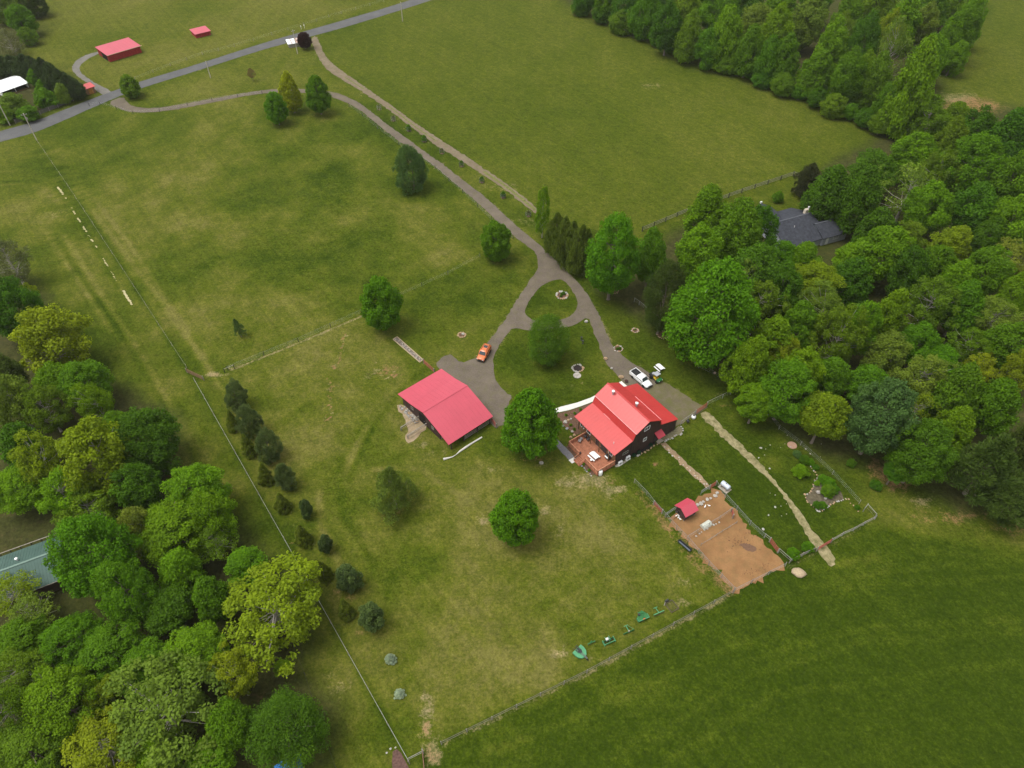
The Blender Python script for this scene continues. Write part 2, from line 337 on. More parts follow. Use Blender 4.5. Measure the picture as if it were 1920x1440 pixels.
bare = np.maximum(bare, line([(1200, 925), (1250, 985), (1300, 1050), (1365, 1112)], 1.0, 1.0) * .45 * (.3 + n3))
bare = np.maximum(bare, line([(1265, 985), (1290, 1015), (1372, 1108)], .8, .8) * .35)
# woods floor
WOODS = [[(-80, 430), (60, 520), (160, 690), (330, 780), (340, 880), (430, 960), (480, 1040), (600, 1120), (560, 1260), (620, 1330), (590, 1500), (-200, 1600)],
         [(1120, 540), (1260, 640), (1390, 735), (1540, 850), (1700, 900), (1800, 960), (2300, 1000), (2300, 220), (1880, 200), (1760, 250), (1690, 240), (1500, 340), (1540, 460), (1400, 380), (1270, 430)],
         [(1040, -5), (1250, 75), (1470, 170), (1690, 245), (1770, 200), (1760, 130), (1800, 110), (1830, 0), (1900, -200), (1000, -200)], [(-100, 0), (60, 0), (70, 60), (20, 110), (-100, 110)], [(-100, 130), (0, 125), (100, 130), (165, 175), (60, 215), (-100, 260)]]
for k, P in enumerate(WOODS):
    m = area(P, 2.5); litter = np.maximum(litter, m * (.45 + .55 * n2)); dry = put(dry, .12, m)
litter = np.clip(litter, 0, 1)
nx, ny = len(gx), len(gy)
ii = (np.arange(ny - 1)[:, None] * nx + np.arange(nx - 1)[None, :]).ravel()
quads = np.stack([ii, ii + 1, ii + nx + 1, ii + nx], 1)
me = bpy.data.meshes.new('ground'); me.vertices.add(NV); me.loops.add(quads.size); me.polygons.add(len(quads))
me.vertices.foreach_set('co', np.stack([X, Y, np.zeros(NV)], 1).ravel().astype(np.float32))
me.loops.foreach_set('vertex_index', quads.ravel().astype(np.int32))
me.polygons.foreach_set('loop_start', (np.arange(len(quads)) * 4).astype(np.int32)); me.polygons.foreach_set('loop_total', np.full(len(quads), 4, np.int32))
me.update()
at = me.attributes.new('cover', 'FLOAT_COLOR', 'POINT'); at.data.foreach_set('color', np.stack([dry, bare, pale, litter], 1).ravel().astype(np.float32))
m, t, out = newmat('meadow_grass')
an = t.nodes.new('ShaderNodeAttribute'); an.attribute_name = 'cover'
sp = t.nodes.new('ShaderNodeSeparateColor'); t.links.new(an.outputs['Color'], sp.inputs[0])
fa = noise(t, .7, 6, .78); fb = noise(t, 2.6, 4, .8); fc = noise(t, .16, 4, .6)
dr = mth(t, 'ADD', sp.outputs[0], mth(t, 'MULTIPLY', mth(t, 'SUBTRACT', fa, .5), 1.15), True)
dr = mth(t, 'ADD', dr, mth(t, 'MULTIPLY', mth(t, 'SUBTRACT', fb, .5), .95), True)
GRASS = [(0.0, (.038, .062, .004)), (.25, (.061, .088, .0062)), (.5, (.097, .116, .0115)), (.75, (.138, .140, .024)), (1.0, (.190, .170, .047))]
gc = ramp(t, dr, GRASS)
gc = mixc(t, mth(t, 'MULTIPLY', mth(t, 'SUBTRACT', fb, .35), 1.2, True), mixc(t, 1.0, gc, (.62, .66, .60), 'MULTIPLY'), gc)
cl = ramp(t, fb, [(.3, (.17, .095, .045)), (.7, (.29, .165, .085))])
pl = ramp(t, fb, [(.3, (.165, .135, .064)), (.7, (.30, .245, .135))])
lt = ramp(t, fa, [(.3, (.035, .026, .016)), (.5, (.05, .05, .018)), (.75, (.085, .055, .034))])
brk = mth(t, 'MULTIPLY', mth(t, 'SUBTRACT', fa, .42), 1.3)
def broken(s_):
    a_ = mth(t, 'ADD', mth(t, 'SUBTRACT', s_, .46), mth(t, 'ADD', mth(t, 'MULTIPLY', mth(t, 'SUBTRACT', fa, .5), 1.4), mth(t, 'MULTIPLY', mth(t, 'SUBTRACT', fb, .5), .9)))
    return mth(t, 'MULTIPLY', mth(t, 'ADD', mth(t, 'MULTIPLY', a_, 2.4), .5, True), mth(t, 'MULTIPLY', s_, 4.0, True))
fx = broken(sp.outputs[2])
gc = mixc(t, fx, gc, pl)
fx = broken(sp.outputs[1])
gc = mixc(t, fx, gc, cl)
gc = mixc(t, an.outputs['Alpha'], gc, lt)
fd = noise(t, 1.5, 5, .85); fe = noise(t, .33, 5, .7)
gc = mixc(t, 1.0, gc, ramp(t, fd, [(.28, (.50, .52, .50)), (.5, (.98, .98, .98)), (.72, (1.42, 1.36, 1.3))]), 'MULTIPLY')
gc = mixc(t, 1.0, gc, ramp(t, fe, [(.3, (.80, .84, .82)), (.7, (1.2, 1.16, 1.14))]), 'MULTIPLY')
dd_ = g(768, 1432) - g(366, 716); fa_ = math.atan2(dd_.y, dd_.x)
for an_, lo_, hi_ in ((fa_, .88, 1.12),):
    mp = t.nodes.new('ShaderNodeMapping'); mp.vector_type = 'TEXTURE'; mp.inputs['Rotation'].default_value = (0, 0, an_); mp.inputs['Scale'].default_value = (26.0, .95, 1.0)
    ge = t.nodes.new('ShaderNodeNewGeometry'); t.links.new(ge.outputs['Position'], mp.inputs['Vector'])
    fs_ = noise(t, 1.0, 4, .65, mp.outputs[0]); gc = mixc(t, 1.0, gc, ramp(t, fs_, [(.32, (lo_, lo_ * 1.01, lo_)), (.68, (hi_, hi_ * .99, hi_))]), 'MULTIPLY')
principled(t, out, gc, .95, .03, 0, fb, .12)
me.materials.append(m)
ground = struct(bpy.data.objects.new('ground', me)); COL.objects.link(ground)

# ---------------------------------------------------------------- roads, drives and paths: sheets with uneven edges
def wobble(loop, step=.8, amp=.12, seed=1):
    rn = random.Random(seed); res = []
    n = len(loop)
    for i in range(n):
        a, b = loop[i], loop[(i + 1) % n]; L = (b - a).length; k = max(1, int(L / step)); nrm = Vector((b.y - a.y, a.x - b.x)).normalized() if L > 0 else Vector((0, 0))
        for j in range(k):
            p = a.lerp(b, j / k); q = rn.gauss(0, amp); res.append(Vector((p.x + nrm.x * q, p.y + nrm.y * q, 0)))
    return res
def smooth_loop(loop, it=1):
    for _ in range(it):
        n = len(loop); r = []
        for i in range(n): a, b = loop[i], loop[(i + 1) % n]; r += [a.lerp(b, .25), a.lerp(b, .75)]
        loop = r
    return loop
def sheet(name, loops, z, mat, amp=.12, smooth=1, step=.8, pix=True, parent=None):
    L = []
    for i, lp in enumerate(loops):
        pts = [g(*p) if pix else Vector((p[0], p[1], 0)) for p in lp]
        if smooth: pts = smooth_loop(pts, smooth)
        L.append(wobble(pts, step, amp, i + len(name)))
    tri = tessellate_polygon(L); flat = [p for lp in L for p in lp]
    mb = MB(); mb.add([(p.x, p.y, z) for p in flat], tri)
    o = mb.build(name, mat, parent)
    return o
def gravelmat(name, a, b, c, green=0.0, s=1.0):
    if name in MATS: return MATS[name]
    m, t, out = newmat(name)
    f1 = noise(t, .25 * s, 5, .6); f2 = noise(t, 3.0 * s, 4, .7); f3 = noise(t, .8 * s, 4, .6)
    col = ramp(t, f1, [(.35, a), (.65, b)]); col = mixc(t, mth(t, 'MULTIPLY', mth(t, 'SUBTRACT', f2, .45), 2.2, True), col, c)
    if green: col = mixc(t, mth(t, 'MULTIPLY', mth(t, 'SUBTRACT', f3, .5 - .1 * green), 3.0 * green, True), col, (.11, .105, .04))
    principled(t, out, col, .92, .15, 0, f2, .03); return m
asph = gravelmat('asphalt', (.080, .080, .083), (.105, .104, .105), (.13, .128, .128))
drv = gravelmat('drive_gravel', (.098, .080, .063), (.140, .114, .088), (.172, .142, .112), .5)
pad = gravelmat('pad_gravel', (.105, .088, .055), (.145, .120, .075), (.17, .145, .098), 1.1)
lane = gravelmat('lane_gravel', (.135, .10, .068), (.178, .14, .098), (.21, .172, .125), .8)
struct(sheet('road', [[(-260, 340), (-60, 284), (0, 266), (62, 250), (120, 226), (175, 201), (225, 180), (262, 166), (375, 131), (480, 97), (530, 83), (580, 69), (630, 56), (680, 41), (713, 31), (805, 2), (960, -50), (1100, -110), (1085, -120), (940, -64), (800, -10), (713, 18), (680, 27), (630, 42), (580, 56), (530, 70), (480, 85), (375, 119), (262, 153), (225, 166), (175, 184), (120, 206), (62, 229), (0, 246), (-60, 264), (-260, 318)]], .02, asph, .06))
LEFT = [(617, 180), (640, 188), (673, 204), (707, 233), (747, 264), (804, 303), (840, 333), (896, 380), (951, 433), (989, 462), (1006, 475), (1008.5, 492), (1007.5, 505), (1002, 514), (985, 539), (970, 561), (955, 587), (936, 614), (917, 638), (895, 670), (880, 676.5), (866, 680), (858, 676.5), (850, 667), (842, 664), (830, 669), (821, 678), (817.5, 685), (825, 692), (840, 702), (870, 740), (905, 780), (925, 800), (935, 802), (946, 795), (950, 778), (955, 756), (960, 744), (949, 736), (936, 725), (928, 708), (924.5, 689), (925, 673), (931.5, 656), (939, 644), (949, 630), (961, 613.5),
        (989, 620), (1011, 621), (1039, 616.5), (1067.5, 613), (1086, 604), (1102, 594), (1110, 614), (1118, 636), (1131, 666), (1136, 682), (1151, 696), (1165, 713.4), (1180, 728), (1205, 738)]
RIGHT = [(1240, 716), (1214, 696), (1198, 688), (1179, 677), (1164, 663), (1151, 652.5), (1143.5, 640), (1135, 617.5), (1122, 587.5), (1109, 565), (1092, 539), (1075, 520), (1049, 494), (1024, 471), (1009, 457), (962, 418), (918, 376), (862, 333), (829, 307), (796, 284), (764, 260), (729, 236), (696, 209), (673, 192), (640, 177), (622, 172)]
ISLE = [(982, 584), (987, 591), (1000, 600), (1022.5, 603.5), (1045, 601.6), (1064, 596), (1079, 584), (1084, 572.5), (1081.6, 559), (1073, 544), (1064, 531), (1054, 524), (1041, 525), (1026, 529), (1011, 539), (1000, 554), (989, 571)]
TOP = [(570, 167), (520, 166), (480, 171), (425, 180), (350, 194), (287, 204), (250, 200), (238, 192), (231, 180)]
BOT = [(200, 193), (225, 204), (250, 212), (312, 209), (400, 192), (480, 176), (540, 173), (590, 175)]
struct(sheet('driveway', [LEFT + RIGHT + TOP + BOT, ISLE], .036, drv, .10, 1))
struct(sheet('parking_pad', [[(1204, 737), (1241, 714.5), (1276, 734), (1311, 758.5), (1327, 764), (1303, 780), (1280, 793), (1268, 800), (1245, 770)]], .030, pad, .10, 0))
struct(sheet('farm_lane', [[(583, 72), (587, 87), (600, 115), (618, 135), (647, 153), (684, 175), (729, 206), (773, 240), (818, 273), (862, 300), (907, 329), (951, 358), (1004, 402), (1010, 396), (1004, 387), (951, 345), (907, 316), (862, 285), (818, 257), (780, 232), (747, 207), (713, 183), (680, 160), (647, 137), (623, 120), (608, 102), (600, 82), (593, 66)]], .028, lane, .14))
struct(sheet('barn_track', [[(188, 176), (170, 160), (152, 148), (134, 133), (137, 119), (153, 106), (184, 96), (190, 98), (162, 112), (150, 123), (148, 132), (157, 141), (180, 157), (210, 171), (200, 180)]], .012, gravelmat('track_gravel', (.12, .112, .10), (.16, .15, .135), (.19, .18, .165), .3), .12))
# grass strip between the wheel tracks of the lane
grs = M('strip_grass', (.13, .135, .045), .95, .05, var=.35, scale=1.2, obj=False)
for k, (A, B) in enumerate([((870, 298), (1000, 391)), ((630, 135), (690, 174)), ((720, 195), (850, 282))]):
    a, b = g(*A), g(*B); d = (b - a).normalized(); s_ = Vector((d.y, -d.x, 0)); n = int((b - a).length / 1.2); up = []; dn = []
    C = [(600, 100), (615, 126), (647, 145), (682, 167), (729, 199), (776, 236), (818, 265), (862, 292), (907, 322), (951, 351), (1004, 394)]
    C = [p for p in C if A[0] - 5 <= p[0] <= B[0] + 5]; W = [g(*p) for p in C]
    if len(W) > 1:
        for i, p in enumerate(W):
            d = (W[min(i + 1, len(W) - 1)] - W[max(0, i - 1)]).normalized(); q = Vector((d.y, -d.x, 0)); wdt = .42 if k == 0 else .22
            up.append(tuple(p + q * wdt)[:2]); dn.append(tuple(p - q * wdt)[:2])
        struct(sheet('verge_grass', [up + dn[::-1]], .034, grs, .05, 0, .9, pix=False))
zh = zm(1020, 680, 6.4)
conc = M('concrete', (.62, .60, .55), .85, .2, var=.10, scale=1.5)
mulch = M('mulch', (.115, .068, .045), .95, .05, var=.5, scale=4.0, bump=.05)
struct(sheet('walkway', [[tuple(zh(*p))[:2] for p in [(60, 585), (80, 575), (200, 530), (400, 480), (560, 420), (700, 350), (800, 285), (930, 222), (1010, 292), (960, 320), (850, 360), (720, 385), (620, 455), (450, 520), (300, 570), (150, 602), (70, 610)]]], .05, conc, .015, 0, 1.5, pix=False))
struct(sheet('garden_bed', [[tuple(zh(*p))[:2] for p in [(155, 612), (300, 580), (450, 530), (625, 466), (640, 520), (430, 690), (440, 850), (380, 870), (300, 800), (225, 745), (165, 640)]]], .02, mulch, .06, 0, 1.0, pix=False))
struct(sheet('garden_bed', [[tuple(zh(*p))[:2] for p in [(265, 1010), (300, 985), (640, 1310), (625, 1340), (570, 1355), (400, 1180)]]], .022, mulch, .05, 0, 1.0, pix=False))
slate = M('slate', (.20, .20, .215), .85, .3, var=.3, scale=3)
struct(sheet('slate_path', [[tuple(zh(*p))[:2] for p in [(110, 930), (160, 920), (260, 1020), (380, 1140), (300, 1170), (180, 1040)]]], .014, M('slate_gravel', (.17, .165, .175), .9, .2, var=.45, scale=5), .06, 0, .6, pix=False))
struct(sheet('landing_slab', [[tuple(zh(*p))[:2] for p in [(295, 1172), (360, 1135), (395, 1180), (335, 1212)]]], .06, conc, .0, 0, 5, pix=False))
# straw strip through the yard, gravel strip to the pen, clay floor of the pen
strw = gravelmat('straw', (.24, .20, .10), (.34, .285, .165), (.10, .11, .035), 1.1, 1.2)
struct(sheet('straw_path', [[(1310, 777), (1326, 770), (1345, 790), (1370, 815), (1400, 842), (1430, 872), (1455, 905), (1480, 935), (1505, 965), (1520, 990), (1545, 1018), (1553, 1025), (1568, 1055), (1555, 1064), (1545, 1050), (1535, 1036), (1525, 1022), (1510, 1000), (1490, 965), (1470, 930), (1447, 905), (1420, 880), (1390, 850), (1360, 825), (1335, 800)]], .010, strw, .13, 1, .5))
zc = zm(1170, 820, 4.8)
stp = gravelmat('stony_path', (.19, .12, .065), (.27, .19, .11), (.36, .31, .24), .5, 2.0)
struct(sheet('stone_path', [[tuple(zc(*p))[:2] for p in [(330, 60), (370, 45), (480, 150), (600, 260), (700, 350), (770, 440), (740, 455), (640, 370), (520, 250), (420, 150)]]], .012, stp, .10, 0, .6, pix=False))
clay = gravelmat('pen_clay', (.19, .098, .040), (.28, .150, .064), (.17, .095, .045), .35, 1.0)
struct(sheet('pen_floor', [[tuple(zc(*p))[:2] for p in [(385, 735), (480, 680), (680, 540), (830, 470), (900, 535), (980, 640), (1080, 760), (1240, 930), (1330, 1010), (1430, 1125), (1420, 1170), (1200, 1290), (985, 1385), (860, 1250), (740, 1110), (600, 960), (480, 830)]]], .010, clay, .40, 0, .6, pix=False))
# ---------------------------------------------------------------- trees: leaf-sized faces in clumps on real limbs
def leafmat(name, trans=.36, hue=(1.08, 1.05, .75)):
    m, t, out = newmat(name)
    oi = t.nodes.new('ShaderNodeObjectInfo'); an = t.nodes.new('ShaderNodeAttribute'); an.attribute_name = 'tint'
    f = an.outputs['Fac']
    lo = mixc(t, 1.0, oi.outputs['Color'], (.72, .76, .78), 'MULTIPLY'); hi = mixc(t, 1.0, oi.outputs['Color'], tuple(1.22 * x for x in hue), 'MULTIPLY')
    c = mixc(t, f, lo, hi)
    d = t.nodes.new('ShaderNodeBsdfDiffuse'); t.links.new(c, d.inputs[0])
    tr = t.nodes.new('ShaderNodeBsdfTranslucent'); t.links.new(c, tr.inputs[0])
    gl = t.nodes.new('ShaderNodeBsdfGlossy'); gl.inputs['Roughness'].default_value = .5; gl.inputs['Color'].default_value = (.9, .95, 1, 1)
    mx = t.nodes.new('ShaderNodeMixShader'); mx.inputs[0].default_value = trans
    t.links.new(d.outputs[0], mx.inputs[1]); t.links.new(tr.outputs[0], mx.inputs[2])
    m2 = t.nodes.new('ShaderNodeMixShader'); m2.inputs[0].default_value = .004
    t.links.new(mx.outputs[0], m2.inputs[1]); t.links.new(gl.outputs[0], m2.inputs[2]); t.links.new(m2.outputs[0], out.inputs[0])
    return m
LEAF = leafmat('leaves'); NEEDLE = leafmat('needles', .22, (1.3, 1.2, .9))
BARK = M('bark', (.16, .13, .105), .9, .1, var=.35, scale=2.5); PALEBARK = M('pale_bark', (.34, .31, .27), .9, .1, var=.25, scale=2.5)
def unit(v): return v / (np.linalg.norm(v, axis=-1, keepdims=True) + 1e-9)
def leafmesh(name, P, Nn, size, aspect, tint, mat, rs, along=None):
    n = len(P); u = unit(np.cross(Nn, unit(rs.normal(size=(n, 3))))) if along is None else unit(along + rs.normal(size=(n, 3)) * .25)
    v = unit(np.cross(Nn, u)); a = (size * rs.uniform(.65, 1.3, n))[:, None]; b = a * aspect
    bend = Nn * a * .22
    co = np.stack([P - u * a, P - v * b - bend * 0, P + u * a, P + v * b], 1) + np.stack([-bend, bend, -bend, bend], 1) * .5
    me = bpy.data.meshes.new(name); me.vertices.add(4 * n); me.loops.add(4 * n); me.polygons.add(n)
    me.vertices.foreach_set('co', co.reshape(-1).astype(np.float32)); me.loops.foreach_set('vertex_index', np.arange(4 * n, dtype=np.int32))
    me.polygons.foreach_set('loop_start', (np.arange(n) * 4).astype(np.int32)); me.polygons.foreach_set('loop_total', np.full(n, 4, np.int32)); me.update()
    at = me.attributes.new('tint', 'FLOAT', 'POINT'); at.data.foreach_set('value', np.repeat(np.clip(tint, 0, 1), 4).astype(np.float32))
    me.materials.append(mat); return me
def profile(kind, z):
    if kind == 'egg': return np.sqrt(np.clip(1 - (np.abs(z) ** 2.3), 0, 1)) * (1 - .18 * z)
    if kind == 'dome': return np.sqrt(np.clip(1 - z * z, 0, 1)) * (1 - .10 * z)
    if kind == 'spire': return np.clip(np.sqrt(np.clip(1 - np.abs(z) ** 3, 0, 1)) * (.74 - .34 * z), 0, 1.1)
    if kind == 'cone': return np.clip((1 - z) / 2, 0, 1) ** .74 * np.clip((z + 1.12) * 5, 0, 1) * 1.05
    if kind == 'column': return np.sqrt(np.clip(1 - np.abs(z) ** 4, 0, 1)) * (.95 - .2 * z)
    if kind == 'spirecol': return np.clip(np.sqrt(np.clip(1 - np.abs(np.minimum(z, 0)) ** 4, 0, 1)) * np.where(z > 0, 1 - z ** 1.6, 1.0) * .95, 0.03, 1)
    if kind == 'pine': return np.clip((1.05 - z) / 1.7, 0, 1) ** .75 * np.clip((z + 1.2) * 2.2, 0, 1)
def crown(name, seed, nc, nl, leaf, aspect=.6, kind='dome', rc=(.20, .34), rough=.16, depth=(.62, .98), mat=None, sparse=0.0, up=.35, droop=0.0, z0=-1.0):
    rs = np.random.default_rng(seed); Ps = []; Ns = []; Ts = []; Al = []; C = []
    # big lobes give the crown an uneven outline
    lob = unit(rs.normal(size=(9, 3))); la = rs.uniform(-rough, rough * 1.15, 9)
    k = 0; ga = math.pi * (3 - 5 ** .5)
    for i in range(nc):
        z = z0 + (1 - z0) * (i + .5) / nc; z = np.clip(z + rs.normal(0, .05), -1, .97); th = i * ga + rs.normal(0, .25)
        pr = profile(kind, np.array(z)); q = rs.uniform(*depth) if rs.random() > .22 else rs.uniform(.3, .7)
        d = unit(np.array([math.cos(th), math.sin(th), z * .8])); f = 1 + float(np.sum(la * np.clip(lob @ d, 0, 1) ** 3))
        if rs.random() < sparse: continue
        rad = rs.uniform(*rc) * (.75 + .35 * float(pr)); rr = max(float(pr) * f * q - rad * .35, 0.02)
        c = np.array([rr * math.cos(th), rr * math.sin(th), z * (f if kind in ('dome', 'egg') else 1) * (1 - rad * .3)]); C.append(c)
        n = max(12, int(nl * (rad / rc[1]) ** 2)); dd = unit(rs.normal(size=(int(n * 1.7), 3)))
        o = unit(np.array([c[0], c[1], c[2] * .5 + up])); dd = dd[(dd @ o) > -.35][:n]
        p = c + dd * (rad * rs.uniform(.35, 1.28, len(dd)) ** .75)[:, None] * np.array([1, 1, .82])
        p[:, 2] -= droop * np.hypot(p[:, 0], p[:, 1]) ** 2
        Ps.append(p); Ns.append(unit(dd * .7 + np.array([0, 0, .55]) + rs.normal(size=dd.shape) * .55)); ct = rs.normal(.5, .17)
        Ts.append(ct + rs.normal(0, .16, len(dd))); Al.append(unit(dd + np.array([0, 0, .5])))
    P = np.concatenate(Ps); Nn = np.concatenate(Ns); T = np.concatenate(Ts); A = np.concatenate(Al)
    me = leafmesh(name, P, Nn, leaf, aspect, T, mat or LEAF, rs, A if aspect < .35 else None)
    return me, C
def trunkmesh(name, C, seed, base=0.0, bark=None, nlimb=14, rad=.05, topz=.55, z_in=-.85):
    """unit trunk: crown coordinates (radius 1, height -1..1) plus a stem that runs down to z = -3 and is cut by its own scale"""
    rn = random.Random(seed); mb = MB()
    mb.tube([(0, 0, z_in - .02), (.02, .01, -.4), (-.02, .03, 0), (.02, -.01, topz)], [rad * .9, rad * .7, rad * .5, rad * .15], 7)
    L = sorted(C, key=lambda c: rn.random())[:nlimb]
    for c in L:
        zs = max(z_in + .1, min(c[2] - .25 - .3 * rn.random(), topz - .2)); m_ = (c[0] * .5, c[1] * .5, zs + (c[2] - zs) * .35)
        r0 = rad * rn.uniform(.35, .55); mb.tube([(0, 0, zs), m_, tuple(c)], [r0, r0 * .65, r0 * .22], 5, cap=False)
    return mb.mesh(name, bark or BARK)
stem = MB(); stem.tube([(0, 0, 0), (.0, 0, .06), (.03, .01, .5), (0, 0, 1.0)], [1.7, 1.25, 1.05, .95], 8); STEM = stem.mesh('stem', BARK); STEM_P = stem.mesh('stem', PALEBARK)
PROTO = {}
def proto(key, n, **kw):
    bark = kw.pop('bark', None); nlimb = kw.pop('nlimb', 14); trad = kw.pop('trad', .05); topz = kw.pop('topz', .55); lst = []
    for i in range(n):
        cm, C = crown('crown', hash_(key) + 13 * i, **kw); lst.append((cm, trunkmesh('limbs', C, i, bark=bark, nlimb=nlimb, rad=trad, topz=topz), STEM_P if bark is PALEBARK else STEM))
    PROTO[key] = lst
def hash_(s): return sum(ord(c) * (i + 3) for i, c in enumerate(s))
proto('maple', 4, nc=150, nl=260, leaf=.042, kind='egg', rc=(.13, .23), rough=.07)
proto('wood', 5, nc=130, nl=230, leaf=.040, kind='dome', rc=(.12, .27), rough=.30)
proto('big', 3, nc=210, nl=200, leaf=.031, kind='dome', rc=(.10, .21), rough=.30)
proto('oak', 4, nc=120, nl=190, leaf=.038, kind='dome', rc=(.11, .24), rough=.38, sparse=.12, depth=(.5, 1.02), bark=PALEBARK, nlimb=36, trad=.032)
proto('sparse', 2, nc=110, nl=80, leaf=.036, kind='dome', rc=(.12, .24), rough=.3, sparse=.12, depth=(.5, 1.0), bark=PALEBARK, nlimb=50, trad=.034)
proto('tall', 4, nc=135, nl=220, leaf=.042, kind='spire', rc=(.12, .26), rough=.26)
proto('fine', 2, nc=120, nl=330, leaf=.030, aspect=.4, kind='dome', rc=(.15, .28), rough=.14, droop=.05)
proto('pine', 2, nc=130, nl=210, leaf=.055, aspect=.20, kind='pine', rc=(.12, .24), rough=.24, mat=NEEDLE, up=.6, depth=(.5, 1.0))
proto('loosepine', 1, nc=125, nl=170, leaf=.046, aspect=.22, kind='pine', rc=(.10, .20), rough=.3, mat=NEEDLE, up=.7, sparse=.08, depth=(.35, 1.0))
proto('roundpine', 3, nc=130, nl=240, leaf=.058, aspect=.22, kind='egg', rc=(.12, .24), rough=.22, mat=NEEDLE, up=.4)
proto('arbor', 3, nc=130, nl=190, leaf=.052, aspect=.4, kind='cone', rc=(.10, .22), rough=.12, mat=NEEDLE, up=.7)
proto('cypress', 3, nc=140, nl=170, leaf=.055, aspect=.34, kind='spirecol', rc=(.12, .24), rough=.14, mat=NEEDLE, up=.8)
proto('bush', 3, nc=80, nl=190, leaf=.065, kind='egg', rc=(.17, .30), rough=.16, nlimb=6)
proto('poplar', 1, nc=70, nl=130, leaf=.052, kind='column', rc=(.14, .28), rough=.3, sparse=.1, bark=PALEBARK, trad=.03)

HUE = {'lime': (.128, .240, .006), 'mid': (.088, .190, .006), 'deep': (.063, .146, .007), 'vivid': (.086, .206, .005), 'yellow': (.180, .238, .009), 'olive': (.108, .190, .009), 'tan': (.158, .212, .024),
       'pale': (.138, .212, .024), 'dark': (.056, .092, .016), 'blue': (.080, .148, .040), 'purple': (.036, .012, .014), 'rust': (.110, .178, .010), 'grey': (.13, .140, .055), 'silver': (.26, .33, .25), 'gold': (.105, .120, .012)}
WORD = {'lime': 'lime-green', 'mid': 'mid-green', 'deep': 'deep green', 'vivid': 'vivid green', 'yellow': 'yellow-green', 'olive': 'olive-green', 'tan': 'buff-green', 'pale': 'pale green', 'dark': 'dark green', 'blue': 'blue-green', 'rust': 'bronze-green', 'grey': 'grey-twigged', 'purple': 'dark purple'}
TREES = 0
def plant(px, py, rx, ry, hue, kind='wood', clear=None, name='broadleaf_tree', label=None, cat='tree', group=None, vk=None, seed=None, jitter=.10):
    """px, py, rx, ry: middle and half-size of the crown as surveyed; size and place on the land follow from its distance"""
    global TREES
    TREES += 1; rn = random.Random(seed if seed is not None else TREES * 7 + 1)
    rx *= {'arbor': 1.28, 'roundpine': 1.0, 'cypress': 1.5}.get(kind, 1.0); hc = 6.0
    for _ in range(6):
        c = g(px, py, hc); d = (c - Vector((0, 0, CAM_H))); dist = d.dot(Vector((0, _c, -_s))); ph = math.asin((CAM_H - hc) / d.length)
        Rr = rx * dist / FPX; rv = ry * dist / FPX
        V = math.sqrt(max(rv * rv - (Rr * math.sin(ph)) ** 2, (.35 * Rr * math.cos(ph)) ** 2)) / math.cos(ph) if vk is None else vk * Rr
        V = max(.65 * Rr, min(V, 3.2 * Rr)); cl = (max(.6, .28 * V) if clear is None else clear); hc = V * .97 + cl
    lst = PROTO[kind]; cm, lm, sm = lst[rn.randrange(len(lst))]
    root = thing(name, label or '', cat, (c.x, c.y, 0), rn.uniform(0, 6.28), group)
    h = HUE[hue]; q = rn.uniform(1 - jitter, 1 + jitter); hq = rn.uniform(1 - jitter, 1 + jitter)
    cr = inst('crown', cm, root, (0, 0, hc), (rn.uniform(-.08, .08), rn.uniform(-.08, .08), 0), (Rr, Rr, V)); cr.color = (h[0] * q * hq, h[1] * q, h[2] * q, 1)
    tr = inst('trunk', sm, root, (0, 0, -.05), (0, 0, 0), (Rr * .05, Rr * .05, hc - V * .80 + .05))
    inst('limbs', lm, tr, (0, 0, 1), (0, 0, 0), (20.0, 20.0, V / (hc - V * .80 + .05))).location = (0, 0, (hc) / (hc - V * .80 + .05))
    root['hue'] = hue; root['sx'] = float(px); del root['hue']; del root['sx']
    return root
def wood(lst, where, group, kinds, clear, vk=None):
    rows = {}
    for a in lst: rows.setdefault((a[4], a[5] if len(a) > 5 else 0), []).append(a)
    byhue = {}
    for a in lst: byhue.setdefault(a[4], []).append(a)
    for hue, L in byhue.items():
        L.sort(key=lambda a: a[0])
        for i, a in enumerate(L):
            kd = a[5] if len(a) > 5 else kinds.get(hue, 'wood')
            if kd == 'wood' and (int(a[0]) * 7 + int(a[1])) % 10 < 3 and a[2] < 50: kd = 'tall'
            if kd == 'wood' and a[2] > 48: kd = 'big'
            nm = 'pine_tree' if kd in ('pine', 'roundpine') else 'broadleaf_tree'; wd = 'pine' if nm == 'pine_tree' else 'broadleaf tree'
            lab = ('the only %s %s in %s' % (WORD[hue], wd, where)) if len(L) == 1 else '%s %s, %s from left of those in %s' % (WORD[hue], wd, ORD[i], where)
            if len(L) > 1 and i == len(L) - 1: lab = '%s %s, rightmost of those in %s' % (WORD[hue], wd, where)
            plant(a[0], a[1], a[2] * 1.07, a[3] * 1.05, hue, kd, clear, nm, lab, 'tree', group, vk)
K = {'yellow': 'oak', 'tan': 'oak', 'pale': 'sparse', 'grey': 'sparse', 'lime': 'wood', 'olive': 'oak', 'rust': 'oak'}
